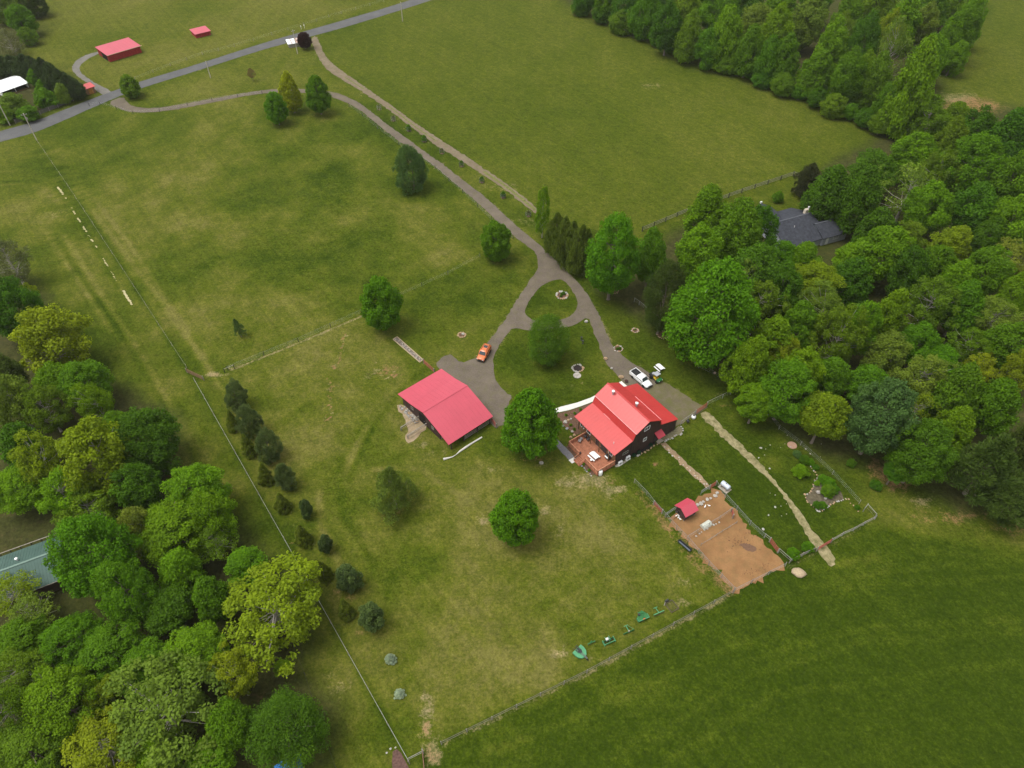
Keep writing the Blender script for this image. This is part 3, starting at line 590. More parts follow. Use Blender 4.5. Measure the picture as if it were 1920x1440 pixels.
wood([(14, 482, 36, 42, 'grey'), (18, 575, 50, 58, 'deep'), (60, 550, 13, 18, 'yellow'), (88, 635, 66, 60, 'yellow'), (8, 700, 34, 36, 'dark', 'wood'), (150, 718, 42, 40, 'mid'), (105, 712, 36, 34, 'lime'), (25, 752, 46, 55, 'pale', 'oak'), (85, 765, 36, 40, 'olive'), (180, 757, 34, 38, 'lime', 'oak'),
      (272, 826, 62, 60, 'deep'), (42, 838, 48, 52, 'deep'), (190, 855, 70, 76, 'yellow'), (84, 868, 44, 50, 'yellow'), (36, 915, 50, 36, 'lime'), (262, 912, 44, 44, 'deep'), (368, 918, 56, 54, 'lime'), (165, 955, 48, 40, 'olive'), (120, 930, 44, 46, 'lime', 'oak'), (262, 988, 36, 42, 'tan'), (325, 995, 66, 56, 'lime'), (394, 968, 42, 48, 'lime', 'oak'), (216, 790, 30, 26, 'mid'), (400, 1010, 44, 36, 'olive', 'sparse'),
      (180, 1040, 70, 76, 'vivid'), (238, 1110, 50, 60, 'mid'), (338, 1066, 44, 46, 'lime'), (318, 1140, 46, 44, 'deep'), (456, 1058, 44, 36, 'vivid'), (396, 1118, 42, 46, 'mid'), (514, 1142, 80, 74, 'yellow'), (528, 1250, 18, 16, 'lime', 'oak'), (20, 1108, 46, 30, 'yellow', 'sparse'), (58, 1148, 42, 30, 'tan', 'sparse'),
      (34, 1200, 46, 40, 'mid'), (134, 1196, 52, 48, 'vivid'), (205, 1218, 56, 50, 'mid'), (272, 1252, 54, 44, 'mid'), (364, 1224, 58, 50, 'lime'), (444, 1268, 40, 44, 'yellow'), (44, 1258, 46, 44, 'olive'), (112, 1318, 66, 64, 'lime'), (16, 1335, 42, 50, 'olive'), (196, 1306, 34, 34, 'yellow'), (312, 1332, 92, 70, 'pale', 'oak'),
      (194, 1398, 66, 56, 'yellow'), (432, 1362, 44, 48, 'mid'), (534, 1360, 66, 66, 'deep', 'fine'), (392, 1425, 46, 32, 'lime'), (58, 1408, 62, 50, 'olive', 'wood'), (290, 1425, 50, 36, 'lime', 'oak')],
     'the left wood', 'trees of the wood along the left edge', K, 2.5)
wood([(1150, 482, 50, 68, 'vivid'), (1222, 478, 34, 46, 'mid'), (1247, 552, 36, 62, 'dark', 'fine'), (1326, 398, 44, 50, 'lime'), (1304, 478, 42, 50, 'lime'), (1384, 445, 46, 62, 'mid'), (1418, 440, 32, 48, 'deep'), (1412, 520, 48, 54, 'deep'), (1332, 588, 80, 94, 'vivid', 'big'), (1382, 540, 36, 42, 'pale', 'oak'), (1422, 572, 40, 44, 'rust'), (1462, 545, 34, 46, 'deep'),
      (1504, 492, 38, 40, 'lime'), (1466, 486, 32, 34, 'mid'), (1556, 360, 48, 48, 'deep'), (1614, 372, 44, 58, 'deep'), (1642, 320, 40, 34, 'deep'), (1714, 290, 40, 38, 'lime', 'wood'), (1704, 358, 44, 46, 'pale'), (1738, 392, 36, 44, 'lime'), (1778, 275, 36, 50, 'olive', 'wood'), (1820, 320, 52, 58, 'mid'), (1830, 398, 44, 46, 'deep'), (1892, 350, 44, 54, 'mid'), (1892, 258, 46, 50, 'deep'), (1890, 424, 44, 48, 'lime'),
      (1702, 446, 34, 30, 'rust'), (1792, 456, 36, 34, 'yellow', 'wood'), (1654, 480, 46, 50, 'lime'), (1600, 490, 44, 38, 'lime'), (1530, 532, 50, 42, 'yellow', 'wood'), (1598, 526, 40, 44, 'deep'), (1702, 512, 36, 48, 'deep'), (1752, 500, 36, 40, 'mid'), (1790, 530, 34, 44, 'lime'), (1846, 512, 40, 44, 'mid'), (1896, 494, 34, 34, 'tan'), (1902, 548, 34, 40, 'lime'),
      (1450, 640, 46, 50, 'lime'), (1408, 684, 40, 56, 'lime'), (1470, 660, 30, 34, 'yellow', 'maple'), (1498, 700, 38, 46, 'lime'), (1474, 730, 52, 54, 'mid'), (1418, 752, 34, 34, 'lime', 'maple'), (1545, 780, 46, 48, 'yellow', 'wood'), (1558, 704, 42, 40, 'mid'), (1494, 612, 40, 52, 'mid'), (1542, 586, 42, 46, 'pale', 'oak'), (1572, 636, 38, 52, 'olive'), (1614, 616, 34, 50, 'lime'),
      (1670, 590, 38, 50, 'lime', 'tall'), (1742, 576, 46, 52, 'rust'), (1804, 572, 40, 48, 'mid'), (1860, 600, 38, 34, 'tan'), (1666, 660, 44, 42, 'tan'), (1722, 644, 30, 36, 'mid'), (1760, 674, 40, 34, 'vivid'), (1816, 654, 32, 34, 'olive'), (1884, 648, 46, 44, 'mid'), (1906, 694, 32, 38, 'yellow'), (1724, 712, 44, 44, 'tan'), (1796, 738, 46, 60, 'olive', 'tall'), (1716, 772, 32, 38, 'yellow', 'sparse'),
      (1652, 780, 60, 72, 'blue', 'wood'), (1730, 846, 54, 60, 'deep'), (1862, 756, 48, 56, 'mid'), (1852, 868, 66, 66, 'dark', 'pine'), (1912, 834, 44, 54, 'dark', 'pine'), (1832, 692, 30, 28, 'yellow'), (1628, 716, 44, 38, 'mid'), (1900, 930, 52, 40, 'dark', 'roundpine'), (1790, 800, 40, 44, 'lime'), (1680, 880, 24, 18, 'deep'), (1640, 432, 40, 44, 'deep'), (1760, 330, 30, 40, 'rust'), (1852, 450, 30, 34, 'deep')],
     'the right wood', 'trees of the wood on the right', K, 3.0)
E_ = []
rw = random.Random(5)
far = [(1712, 165, 42, 74, 'lime', 'wood'), (1640, 150, 32, 42, 'olive', 'wood'), (1588, 150, 30, 40, 'mid'), (1532, 136, 32, 36, 'mid'), (1562, 86, 32, 42, 'lime'), (1470, 110, 30, 38, 'mid'), (1507, 46, 34, 36, 'pale', 'wood'), (1672, 92, 32, 48, 'pale'), (1694, 40, 34, 42, 'lime'), (1672, 58, 26, 28, 'yellow', 'wood'), (1728, 48, 26, 30, 'pale', 'wood'), (1620, 84, 26, 44, 'deep'), (1776, 76, 28, 40, 'mid'), (1802, 60, 26, 44, 'mid'), (1818, 40, 20, 38, 'lime'), (1790, 104, 20, 26, 'lime'),
       (1788, 222, 34, 28, 'olive', 'wood'), (1738, 228, 34, 34, 'olive', 'oak'), (1252, 52, 28, 36, 'deep'), (1292, 66, 28, 36, 'olive', 'wood'), (1360, 68, 34, 46, 'lime'), (1330, 84, 26, 30, 'mid'), (1404, 92, 30, 38, 'mid'), (1440, 110, 28, 34, 'mid'), (1452, 62, 30, 36, 'lime'), (1416, 44, 32, 34, 'pale', 'wood'), (1346, 22, 34, 34, 'mid'), (1284, 18, 32, 34, 'olive', 'wood'), (1214, 28, 26, 32, 'mid'), (1176, 14, 24, 28, 'deep'), (1136, 2, 24, 26, 'mid'), (1100, -8, 22, 24, 'deep'), (1400, 8, 32, 32, 'deep'),
       (1460, 14, 32, 32, 'mid'), (1530, 4, 32, 32, 'deep'), (1590, 30, 32, 36, 'mid'), (1640, 14, 32, 34, 'olive', 'wood'), (1750, 8, 32, 34, 'mid'), (1800, 0, 26, 34, 'lime'), (1230, -10, 30, 28, 'deep'), (1320, -18, 32, 28, 'mid'), (1620, 130, 22, 30, 'lime'), (1745, 110, 30, 40, 'lime'), (1580, 60, 26, 34, 'olive', 'sparse'), (1660, 190, 24, 30, 'mid'), (1690, 215, 24, 24, 'deep'), (1830, 252, 34, 36, 'deep')]
wood([(a[0], a[1] + 2, a[2] * 1.04, a[3] * 1.12) + a[4:] for a in far], 'the far wood', 'trees of the wood beyond the hay field', K, 1.2)
# low shrubs along the foot of the far wood
edge = [(1092, 14), (1128, 26), (1164, 40), (1200, 52), (1236, 66), (1272, 78), (1306, 92), (1338, 104), (1372, 118), (1404, 132), (1436, 146), (1468, 160), (1500, 172), (1532, 184), (1562, 198), (1592, 210), (1622, 222), (1652, 232)]
for i, (x, y) in enumerate(edge):
    plant(x, y, 17 + 4 * ((i * 7) % 3), 13 + 2 * (i % 3), ('mid', 'deep', 'olive')[i % 3], 'wood', .2, 'shrub', 'low leafy shrub at foot of the far wood, %s from left' % ORD[i], 'shrub', 'shrubs along the far wood', .8)
# single trees
def one(px, py, rx, ry, hue, kind, label, name='broadleaf_tree', clear=None, cat='tree', group=None, vk=None, seed=None): return plant(px, py, rx, ry, hue, kind, clear, name, label, cat, group, vk, seed, .03)
one(714, 568, 38, 48, 'vivid', 'maple', 'egg-shaped bright green tree where the paddock fence meets the lawn', clear=1.6, seed=3)
one(930, 450, 29, 36, 'mid', 'maple', 'dense egg-shaped tree beside the drive above the loop', clear=1.0, seed=5)
one(773, 316, 30, 37, 'blue', 'roundpine', 'dark bluish pine standing alone in a mown ring by the drive', 'pine_tree', .8)
one(995, 790, 52, 62, 'vivid', 'maple', 'large vivid green tree between barn and house', clear=2.2, seed=9)
one(966, 970, 44, 50, 'vivid', 'maple', 'round vivid green tree alone on the lower lawn', clear=1.8, seed=14)
one(735, 916, 54, 54, 'olive', 'loosepine', 'loose-limbed olive conifer below the barn', 'conifer_tree', 1.0).children[0].color = (.110, .165, .026, 1)
one(1025, 637, 39, 45, 'mid', 'fine', 'fine-leaved green tree beside the loop cross drive', clear=.8).children[0].color = (.088, .176, .010, 1)
one(516, 201, 21, 27, 'vivid', 'maple', 'leftmost of three trees by the bend of the track, vivid green', clear=1.2)
one(544, 170, 22, 33, 'yellow', 'tall', 'yellow-green tree, middle of three by the bend of the track', clear=1.5).children[0].color = (.27, .31, .008, 1)
one(595, 176, 22, 31, 'mid', 'maple', 'rightmost of three trees by the bend of the track, darker green', clear=1.5)
one(446, 613, 13, 18, 'blue', 'loosepine', 'small thin pine alone in the paddock', 'pine_tree', .6)
one(570, 75, 13, 13, 'purple', 'maple', 'dark purple round tree beside the roadside stand', clear=.8)
one(243, 162, 19, 20, 'olive', 'bush', 'olive bush on the corner of road and track', 'bush', .2, 'bush')
one(1018, 394, 15, 44, 'lime', 'poplar', 'slim light green poplar at end of the farm lane', 'poplar_tree', 2.0)
for i, (x, y, rx, ry) in enumerate([(1044, 440, 17, 40), (1058, 452, 17, 44), (1072, 461, 17, 44), (1086, 469, 17, 46), (1098, 472, 15, 42)]):
    t_ = one(x, y, rx, ry, 'gold', 'cypress', '%s dark cypress from left in the tight row by the drive' % ORD[i], 'cypress_tree', .3, 'tree', 'cypress row by the drive'); t_.children[0].color = (.100, .145, .020, 1)
for i, (x, y, rx, ry) in enumerate([(442, 744, 21, 26), (468, 790, 22, 28), (502, 838, 23, 29), (532, 892, 20, 26)]):
    t_ = one(x, y, rx, ry, 'blue', 'roundpine', 'round dark pine, %s from top of the double row by the left fence' % ORD[i], 'pine_tree', .3, 'tree', 'round pines along the left fence'); t_.children[0].color = (.110, .160, .052, 1)
for i, (x, y, rx, ry) in enumerate([(573, 953, 12, 18), (610, 1018, 13, 18)]):
    t_ = one(x, y, rx, ry, 'dark', 'bush', '%s narrow dark holly in the double row' % ('upper', 'lower')[i], 'holly_bush', .2, 'bush', 'hollies along the left fence'); t_.children[0].color = (.072, .112, .036, 1)
for i, (x, y, rx, ry) in enumerate([(652, 1082, 23, 28), (696, 1156, 24, 28)]):
    t_ = one(x, y, rx, ry, 'dark', 'bush', '%s big round holly at lower end of the double row' % ('upper', 'lower')[i], 'holly_bush', .2, 'bush', 'hollies along the left fence'); t_.children[0].color = (.100, .150, .048, 1)
for i, (x, y, rx, ry) in enumerate([(434, 787, 12, 20), (463, 833, 13, 23), (495, 886, 13, 23), (527, 941, 14, 22), (565, 1002, 15, 23), (604, 1068, 14, 22), (646, 1140, 14, 21)]):
    t_ = one(x, y, rx, ry, 'gold', 'arbor', 'pointed cone-shaped arborvitae, %s from top of the double row' % ORD[i], 'arborvitae', .1, 'tree', 'arborvitae along the left fence'); t_.children[0].color = (.105, .142, .016, 1)
for i, (x, y, rx, ry) in enumerate([(731, 1233, 9.5, 12), (748, 1300, 9.5, 10.5)]):
    one(x, y, rx, ry, 'silver', 'arbor', '%s silvery blue spruce on the lower lawn' % ('upper', 'lower')[i], 'blue_spruce', .05, 'tree', 'blue spruces')
one(1502, 882, 15, 14, 'lime', 'bush', 'round bright bush beside the rock garden', 'bush', .1, 'bush')
one(1488, 1038, 12, 12, 'vivid', 'bush', 'round bush by lower yard fence, left of the pair', 'bush', .1, 'bush')
one(1515, 1025, 11, 11, 'vivid', 'bush', 'round bush by lower yard fence, right of the pair', 'bush', .1, 'bush')
one(1459, 369, 10, 11, 'mid', 'bush', 'clipped round bush on the grass behind the grey-roofed house', 'bush', .1, 'bush')
one(1516, 338, 24, 32, 'dark', 'roundpine', 'dark spruce at the corner of the rail fence', 'conifer_tree', .6).children[0].color = (.050, .060, .024, 1)
# top left corner
for i, (x, y, rx, ry, h, kd) in enumerate([(36, 36, 26, 28, 'mid', 'wood'), (10, 12, 24, 26, 'pale', 'wood'), (64, 6, 22, 22, 'dark', 'roundpine'), (18, 78, 24, 24, 'grey', 'sparse'), (50, 66, 16, 14, 'olive', 'wood'), (44, 4, 18, 18, 'dark', 'roundpine')]):
    one(x, y, rx, ry, h, kd, ['mid-green tree at the upper left corner', 'pale green tree at the very upper left corner', 'rightmost dark pine at the upper left corner', 'bare grey bushy tree at left edge above the evergreens', 'low olive shrub at edge of the upper left meadow', 'dark pine behind the upper left tree'][i], 'pine_tree' if kd == 'roundpine' else 'broadleaf_tree', .8)
for i, (x, y, rx, ry) in enumerate([(4, 124, 16, 20), (24, 124, 15, 20), (46, 124, 15, 22), (64, 128, 14, 22), (82, 134, 14, 24), (100, 148, 14, 26), (116, 154, 14, 24), (130, 162, 14, 22), (142, 168, 12, 18)]):
    t_ = one(x, y, rx, ry, 'dark', 'cypress', 'dark evergreen in the row behind the white-roofed building, %s from left' % ORD[i], 'cypress_tree', .3, 'tree', 'evergreen row behind the white-roofed building'); t_.children[0].color = (.048, .078, .028, 1)
for i, (x, y, rx, ry, h) in enumerate([(66, 146, 14, 16, 'mid'), (80, 163, 13, 13, 'mid'), (86, 183, 22, 17, 'mid'), (116, 176, 15, 18, 'pale'), (22, 196, 26, 20, 'pale'), (52, 212, 20, 13, 'mid'), (8, 214, 20, 14, 'olive')]):
    one(x, y, rx, ry, h, 'bush', ['green garden tree right of the white-roofed building', 'small green shrub between white building and red shed', 'broad round shrub behind the roadside hedge', 'pale feathery shrub left of the red-roofed shed', 'pale willowy shrub before the white-roofed building', 'low shrub behind the roadside wall', 'olive shrub by the left-hand utility pole'][i], 'garden_shrub', .1, 'shrub')
# ---------------------------------------------------------------- buildings
def roofmat(name, c, rough=.42, spec=.5, var=.06, axis=0, fade=None):
    m, t, out = newmat(name)
    tc = t.nodes.new('ShaderNodeTexCoord'); f = noise(t, .35, 4, .6, tc.outputs['Object']); f2 = noise(t, 6.0, 3, .7, tc.outputs['Object'])
    col = ramp(t, f, [(.3, tuple(x * (1 - var) for x in c)), (.7, tuple(min(.95, x * (1 + var)) for x in c))])
    if fade: col = mixc(t, mth(t, 'MULTIPLY', mth(t, 'SUBTRACT', f2, .5), 1.4, True), col, fade)
    p = principled(t, out, col, rough, spec); p.inputs['Coat Weight'].default_value = .25; p.inputs['Coat Roughness'].default_value = .35
    return m
RED = roofmat('red_roof_metal', (.46, .042, .040)); PINK = roofmat('faded_red_roof_metal', (.44, .052, .082), .45)  # PINK: pale sky sheen is mixed into this red base colour
WHITE = roofmat('white_roof_metal', (.80, .82, .82), .4); GREENR = M('green_roof_metal', (.060, .108, .090), .6, .2, var=.12, scale=.5)
TRIM = M('red_trim', (.50, .05, .05), .5, .4, var=.1); SEAM = M('seam_light', (.72, .30, .30), .5, .4, var=.2)
BROWN = M('brown_siding', (.048, .028, .024), .7, .3, var=.2, scale=1.2); TANW = M('tan_wood', (.21, .115, .06), .8, .2, var=.25, scale=2)
REDW = M('red_boards', (.26, .022, .022), .7, .2, var=.25, scale=1.5); DECK = M('deck_boards', (.32, .125, .07), .75, .25, var=.25, scale=1.6); RAIL = M('deck_rail', (.48, .21, .125), .75, .25, var=.2, scale=2)
GREY = M('weathered_wood', (.26, .235, .20), .9, .1, var=.3, scale=2); DARK = M('dark_iron', (.03, .03, .032), .6, .4, var=.3); BLK = M('black_plastic', (.018, .018, .02), .5, .4, var=.2)
WHT = M('white_paint', (.78, .78, .77), .5, .4, var=.06); GALV = M('galvanised', (.42, .43, .44), .5, .5, .4, var=.15, scale=4); SHING = M('slate_shingles', (.046, .049, .060), .95, .1, var=.3, scale=1.4, bump=.02)
STONE = M('field_stone', (.36, .33, .29), .9, .2, var=.35, scale=2); PSTONE = M('pale_stone', (.36, .34, .30), .9, .2, var=.2, scale=2); OSTONE = M('tan_stone', (.36, .25, .15), .9, .2, var=.25, scale=2)
SHADE = M('dark_interior', (.02, .017, .015), .9, .1); CREAM = M('cream_brick', (.55, .48, .38), .9, .1, var=.2, scale=3); SIDING = M('grey_siding', (.34, .36, .39), .7, .2, var=.1); ORW = M('orange_boards', (.36, .16, .04), .8, .2, var=.25, scale=2)  # SHADE: near-black colour standing in for the shade inside openings
REDGATE = M('red_gate_steel', (.30, .075, .055), .6, .3, var=.2); GLASSM, t, out = newmat('window_glass'); principled(t, out, (.035, .045, .05), .08, .6)
YELLOW = M('yellow_paint', (.62, .44, .03), .5, .4, var=.12); DGREEN = M('tractor_green', (.02, .125, .032), .5, .4, var=.18, scale=3); MINT = M('faded_green_paint', (.065, .25, .115), .55, .4, var=.14, scale=2); RUBBER = M('rubber', (.02, .02, .02), .85, .2)
def slab(a, b, y0, y1, th=.10):
    """sloping slab from (x,z) a to b, between y0 and y1"""
    dx, dz = b[0] - a[0], b[1] - a[1]; L = math.hypot(dx, dz); nx_, nz_ = -dz / L * th, dx / L * th
    if nz_ > 0: nx_, nz_ = -nx_, -nz_
    return MB().extr([a, b, (b[0] + nx_, b[1] + nz_), (a[0] + nx_, a[1] + nz_)], y0, y1)
def roof_plane(parent, a, b, y0, y1, mat, name='roof', ribs=.75, ribmat=None, th=.10):
    o = slab(a, b, y0, y1, th).build(name, mat, parent)
    if ribs:
        mb = MB(); n = int((y1 - y0) / ribs); dx, dz = b[0] - a[0], b[1] - a[1]; L = math.hypot(dx, dz); ux, uz = -dz / L, dx / L
        if uz < 0: ux, uz = -ux, -uz
        for i in range(n + 1):
            y = y0 + .03 + (y1 - y0 - .06) * i / n; h = .022
            mb.extr([(a[0] - ux * .004, a[1] - uz * .004), (b[0] - ux * .004, b[1] - uz * .004), (b[0] + ux * h, b[1] + uz * h), (a[0] + ux * h, a[1] + uz * h)], y - .025, y + .025)
        mb.build('ribs', ribmat or mat, o)
    return o
def window(parent, c, w, h, axis='x', out_=-1, frame=WHT, mull=True, th=.07):
    """window in a wall; axis: direction the wall runs in, out_: side it faces"""
    def bx(mb, u, z, du, dz, d0, d1):
        m_ = (d0 + d1) / 2 * out_; t_ = abs(d1 - d0)
        if axis == 'x': mb.box((c[0] + u, c[1] + m_, c[2] + z), (du, t_, dz))
        else: mb.box((c[0] + m_, c[1] + u, c[2] + z), (t_, du, dz))
    p = MB(); bx(p, 0, 0, w, h, .0, .03); o = p.build('window', GLASSM, parent)
    f = MB(); q = .10
    for s_ in (-1, 1): bx(f, s_ * (w / 2 + q / 2 - .02), 0, q, h + 2 * q - .04, .004, th); bx(f, 0, s_ * (h / 2 + q / 2 - .02), w - .045, q, .004, th)
    if mull: bx(f, 0, 0, .05, h - .05, .006, th - .02)
    f.build('frame', frame, o); return o
def door(parent, c, w, h, axis='x', out_=-1, mat=BROWN, th=.06, name='door'):
    mb = MB(); m_ = th / 2 * out_
    if axis == 'x': mb.box((c[0], c[1] + m_, c[2] + h / 2), (w, th, h))
    else: mb.box((c[0] + m_, c[1], c[2] + h / 2), (th, w, h))
    o = mb.build(name, mat, parent); k = MB()
    if axis == 'x': k.box((c[0] + w * .38, c[1] + (th + .03) * out_, c[2] + h * .48), (.05, .06, .12))
    else: k.box((c[0] + (th + .03) * out_, c[1] + w * .38, c[2] + h * .48), (.06, .05, .12))
    k.build('handle', GALV, o); return o
def battens(mb, x0, x1, y, z_top, step=.5, d=.03):
    n = int((x1 - x0) / step)
    for i in range(n + 1):
        x = x0 + (x1 - x0) * i / n; mb.box((x, y, z_top(x) / 2), (.06, d, z_top(x) - .06))

# -- the house
A = g(1152.8, 873); HA = R(35.0)
H_ = thing('house', 'red metal-roofed brown house with gambrel centre, porch roof and side wing', 'house', A, HA)
E0, BR, TP, RD, UR, ST, ER = (-1.0, 4.12), (3.5, 5.32), (4.05, 7.0), (7.1, 8.75), (10.35, 7.0), (10.95, 5.2), (15.75, 3.62)
Y0, Y1 = -.35, 11.75
roof_plane(H_, E0, BR, Y0, Y1, RED); roof_plane(H_, BR, TP, Y0, Y1, RED); roof_plane(H_, TP, RD, Y0 - .15, Y1 + .1, RED); roof_plane(H_, RD, UR, Y0 - .15, Y1 + .1, RED); roof_plane(H_, UR, ST, Y0, Y1, RED); roof_plane(H_, ST, ER, Y0, Y1, RED)
for p in (RD,): MB().bar((p[0], Y0 - .17, p[1] + .03), (p[0], Y1 + .12, p[1] + .03), .30, .08).build('ridge_cap', RED, H_)
MB().bar((TP[0] - .06, Y0 - .1, TP[1] + .02), (TP[0] - .06, Y1, TP[1] + .02), .10, .10).build('gutter', SEAM, H_)
MB().bar((UR[0] + .06, Y0 - .1, UR[1] + .03), (UR[0] + .06, Y1 * .60, UR[1] + .03), .08, .08).build('gutter', SEAM, H_)
MB().bar((BR[0] - .05, 6.2, BR[1] + .06), (BR[0] - .05, 8.2, BR[1] + .06), .10, .05).build('snow_guard', SEAM, H_)
gp = [(0, 0), (15.6, 0), (15.6, ER[1] - .05), (ST[0], ST[1] - .12), (UR[0] - .02, UR[1] - .14), (RD[0], RD[1] - .14), (TP[0] + .02, TP[1] - .14), (BR[0], BR[1] - .14), (0, 4.28)]
w_ = MB().extr(gp, 0, .2).build('wall', BROWN, H_)
bt = MB()
def ztop(x): 
    for (a, b) in zip(gp[2:-1][::-1] + [], []): pass
    pts = [(0, 4.2), (BR[0], BR[1] - .2), (TP[0], TP[1] - .2), (RD[0], RD[1] - .2), (UR[0], UR[1] - .2), (ST[0], ST[1] - .2), (15.6, ER[1] - .15)]
    for (a, b) in zip(pts, pts[1:]):
        if a[0] <= x <= b[0]: return a[1] + (b[1] - a[1]) * (x - a[0]) / (b[0] - a[0])
    return 3.4
battens(bt, .2, 15.4, -.016, ztop, .6); bt.build('batten', BROWN, w_)
MB().extr(gp, 11.2, 11.4).build('wall', BROWN, H_)
MB().box((.1, 5.7, 2.12), (.2, 10.96, 4.24)).build('wall', TANW, H_); MB().box((15.5, 5.7, 1.76), (.2, 10.96, 3.5)).build('wall', BROWN, H_)
window(H_, (7.3, 0, 6.2), 1.25, .95); window(H_, (7.25, 0, 2.95), .75, .8); window(H_, (2.35, 0, 2.3), 1.3, .55, frame=GREY)
door(H_, (10.6, 0, .25), 1.0, 2.1, mat=DARK)
aw = slab((9.75, 0), (11.55, 0), -1.35, 0, .08); aw = MB().add([(9.75, .0, 3.15), (11.6, .0, 3.15), (11.6, -1.35, 2.55), (9.75, -1.35, 2.55), (9.75, .0, 3.07), (11.6, .0, 3.07), (11.6, -1.35, 2.47), (9.75, -1.35, 2.47)], [(0, 1, 2, 3), (7, 6, 5, 4), (0, 3, 7, 4), (1, 5, 6, 2), (2, 6, 7, 3)]).build('awning', roofmat('awning_red', (.42, .03, .05), .5), H_)
for x in (9.85, 11.5): MB().bar((x, -.02, 2.1), (x, -1.25, 2.5), .07, .07).build('awning_brace', BROWN, H_)
for y in (1.2, 4.0, 6.6, 9.2): MB().box((-.86, y, 2.35), (.13, .13, 3.3)).build('porch_post', TANW, H_)
for y, w2 in ((3.6, 1.7), (5.5, .9)): door(H_, (0, y, .75), w2, 2.1, 'y', -1, GLASSM)
for y in (1.6, 8.2, 10.2): window(H_, (0, y, 2.3), 1.0, 1.2, 'y', -1)
MB().tube([(15.66, -.05, .05), (15.66, -.05, 3.5)], .06).build('downspout', DARK, H_)
MB().tube([(3.6, -.07, .05), (3.6, -.07, 5.0)], .05).build('downspout', DARK, H_)
for (x, y, z, h) in ((6.3, 9.2, 8.1, 1.15), (7.9, 4.15, 8.0, 1.3)):
    f = MB(); f.lathe([(.16, 0), (.16, h * .55), (.19, h * .55), (.19, h * .72), (.30, h * .72), (.30, h * .96), (.1, h)], (x, y, z), 12); o = f.build('chimney_flue', GALV, H_); MB().lathe([(.31, 0), (.31, .06), (.05, .16)], (x, y, z + h * .96), 12).build('flue_cap', WHT, o)
MB().tube([(.55, 1.7, 4.4), (.55, 1.7, 5.1)], .06).build('vent_pipe', WHT, H_); MB().tube([(8.6, 5.1, 7.7), (8.6, 5.1, 8.35)], .06).build('vent_pipe', WHT, H_)
# -- deck on the porch side
D_ = thing('deck', 'raised reddish wooden deck with rails along the porch of the house', 'deck', A, HA)
for i in range(30):
    MB().box((-4.5 + .15 * i + .075, 4.45, .70), (.142, 8.9, .05)).build('plank', DECK, D_)
fr = MB()
for s_ in ((-4.52, 4.45, .04, 8.94), (-2.27, -.02, 4.5, .04), (-2.27, 8.92, 4.5, .04)): fr.box((s_[0], s_[1], .47), (s_[2], s_[3], .42))
fr.build('skirt', DECK, D_)
def deckrail(x0, y0, x1, y1, n):
    for z in (1.68, 1.2): MB().bar((x0, y0, z), (x1, y1, z), .14 if z > 1.5 else .06, .05).build('rail', RAIL, D_)
    MB().bar((x0, y0, 1.42), (x1, y1, 1.42), .02, .38).build('rail_panel', RAIL, D_); MB().bar((x0, y0, .95), (x1, y1, .95), .02, .40).build('rail_panel', RAIL, D_)
    for i in range(n + 1): MB().box((x0 + (x1 - x0) * i / n, y0 + (y1 - y0) * i / n, .84), (.11, .11, 1.66)).build('post', DECK, D_)
deckrail(-4.44, 0, -4.44, 3.7, 4); deckrail(-4.44, 5.6, -4.44, 8.84, 3); deckrail(-4.44, .06, -.1, .06, 4); deckrail(-4.44, 8.84, -.1, 8.84, 4)
st = MB()
for i in range(4): MB().box((-4.75 - .3 * i, 4.65, .62 - .17 * i), (.34, 1.7, .06)).build('step', DECK, D_)
for y in (3.78, 5.52): MB().bar((-4.5, y, 1.55), (-5.75, y, .95), .07, .10).build('stair_rail', RAIL, D_); MB().bar((-4.5, y, .5), (-5.75, y, .08), .05, .24).build('stringer', DECK, D_); MB().box((-5.7, y, .5), (.1, .1, .95)).build('post', DECK, D_)

# -- the barn
A = g(756.4, 757.8); BA = R(-48.9)
B_ = thing('barn', 'low broad barn with pink-red metal roof beside the turning place', 'barn', A, BA)
pr = [(-.75, 2.88), (4.0, 3.62), (8.2, 4.75), (12.3, 3.55), (16.4, 2.15)]
for a, b in zip(pr, pr[1:]): roof_plane(B_, a, b, -.55, 10.75, PINK, ribs=.9)
MB().bar((8.2, -.57, 4.77), (8.2, 10.77, 4.77), .3, .06).build('ridge_cap', PINK, B_)
gp = [(0, 0), (12.75, 0), (12.75, 3.28), (12.3, 3.42), (8.2, 4.6), (4.0, 3.48), (0, 2.84)]
MB().extr(gp, 0, .18).build('wall', BROWN, B_); MB().extr(gp, 10.1, 10.28).build('wall', BROWN, B_)
MB().box((.09, 5.15, 1.4), (.18, 9.9, 2.78)).build('wall', BROWN, B_)
MB().box((12.66, 5.15, 1.0), (.18, 9.9, 2.0)).build('wall', GREY, B_)
door(B_, (6.9, 0, 0), 2.0, 2.5, mat=SHADE, name='doorway'); window(B_, (3.4, 0, 1.6), .7, .6, frame=GREY); window(B_, (10.4, 0, 1.6), .7, .6, frame=GREY)  # near-black slab on the gable paints the shade inside the barn entrance
for y in (.2, 3.4, 6.8, 10.0): MB().box((16.1, y, 1.06), (.18, .18, 2.1)).build('post', BROWN, B_)
for y0, y1 in ((3.4, 6.8), (6.8, 10.0)):
    for z in (.45, .85, 1.25): MB().bar((16.1, y0 + .1, z), (16.1, y1 - .1, z), .05, .14).build('rail', GREY, B_)
for x, L in ((5.7, 4.6), (8.3, 4.8)):
    MB().bar((x, -.05, 1.15), (x, -L, 1.05), .14, .12).build('chute_rail', GREY, B_); MB().box((x, -L + .1, .5), (.16, .16, 1.1)).build('post', GREY, B_); MB().bar((x, -.05, .6), (x, -L, .55), .05, .12).build('chute_rail', GREY, B_)
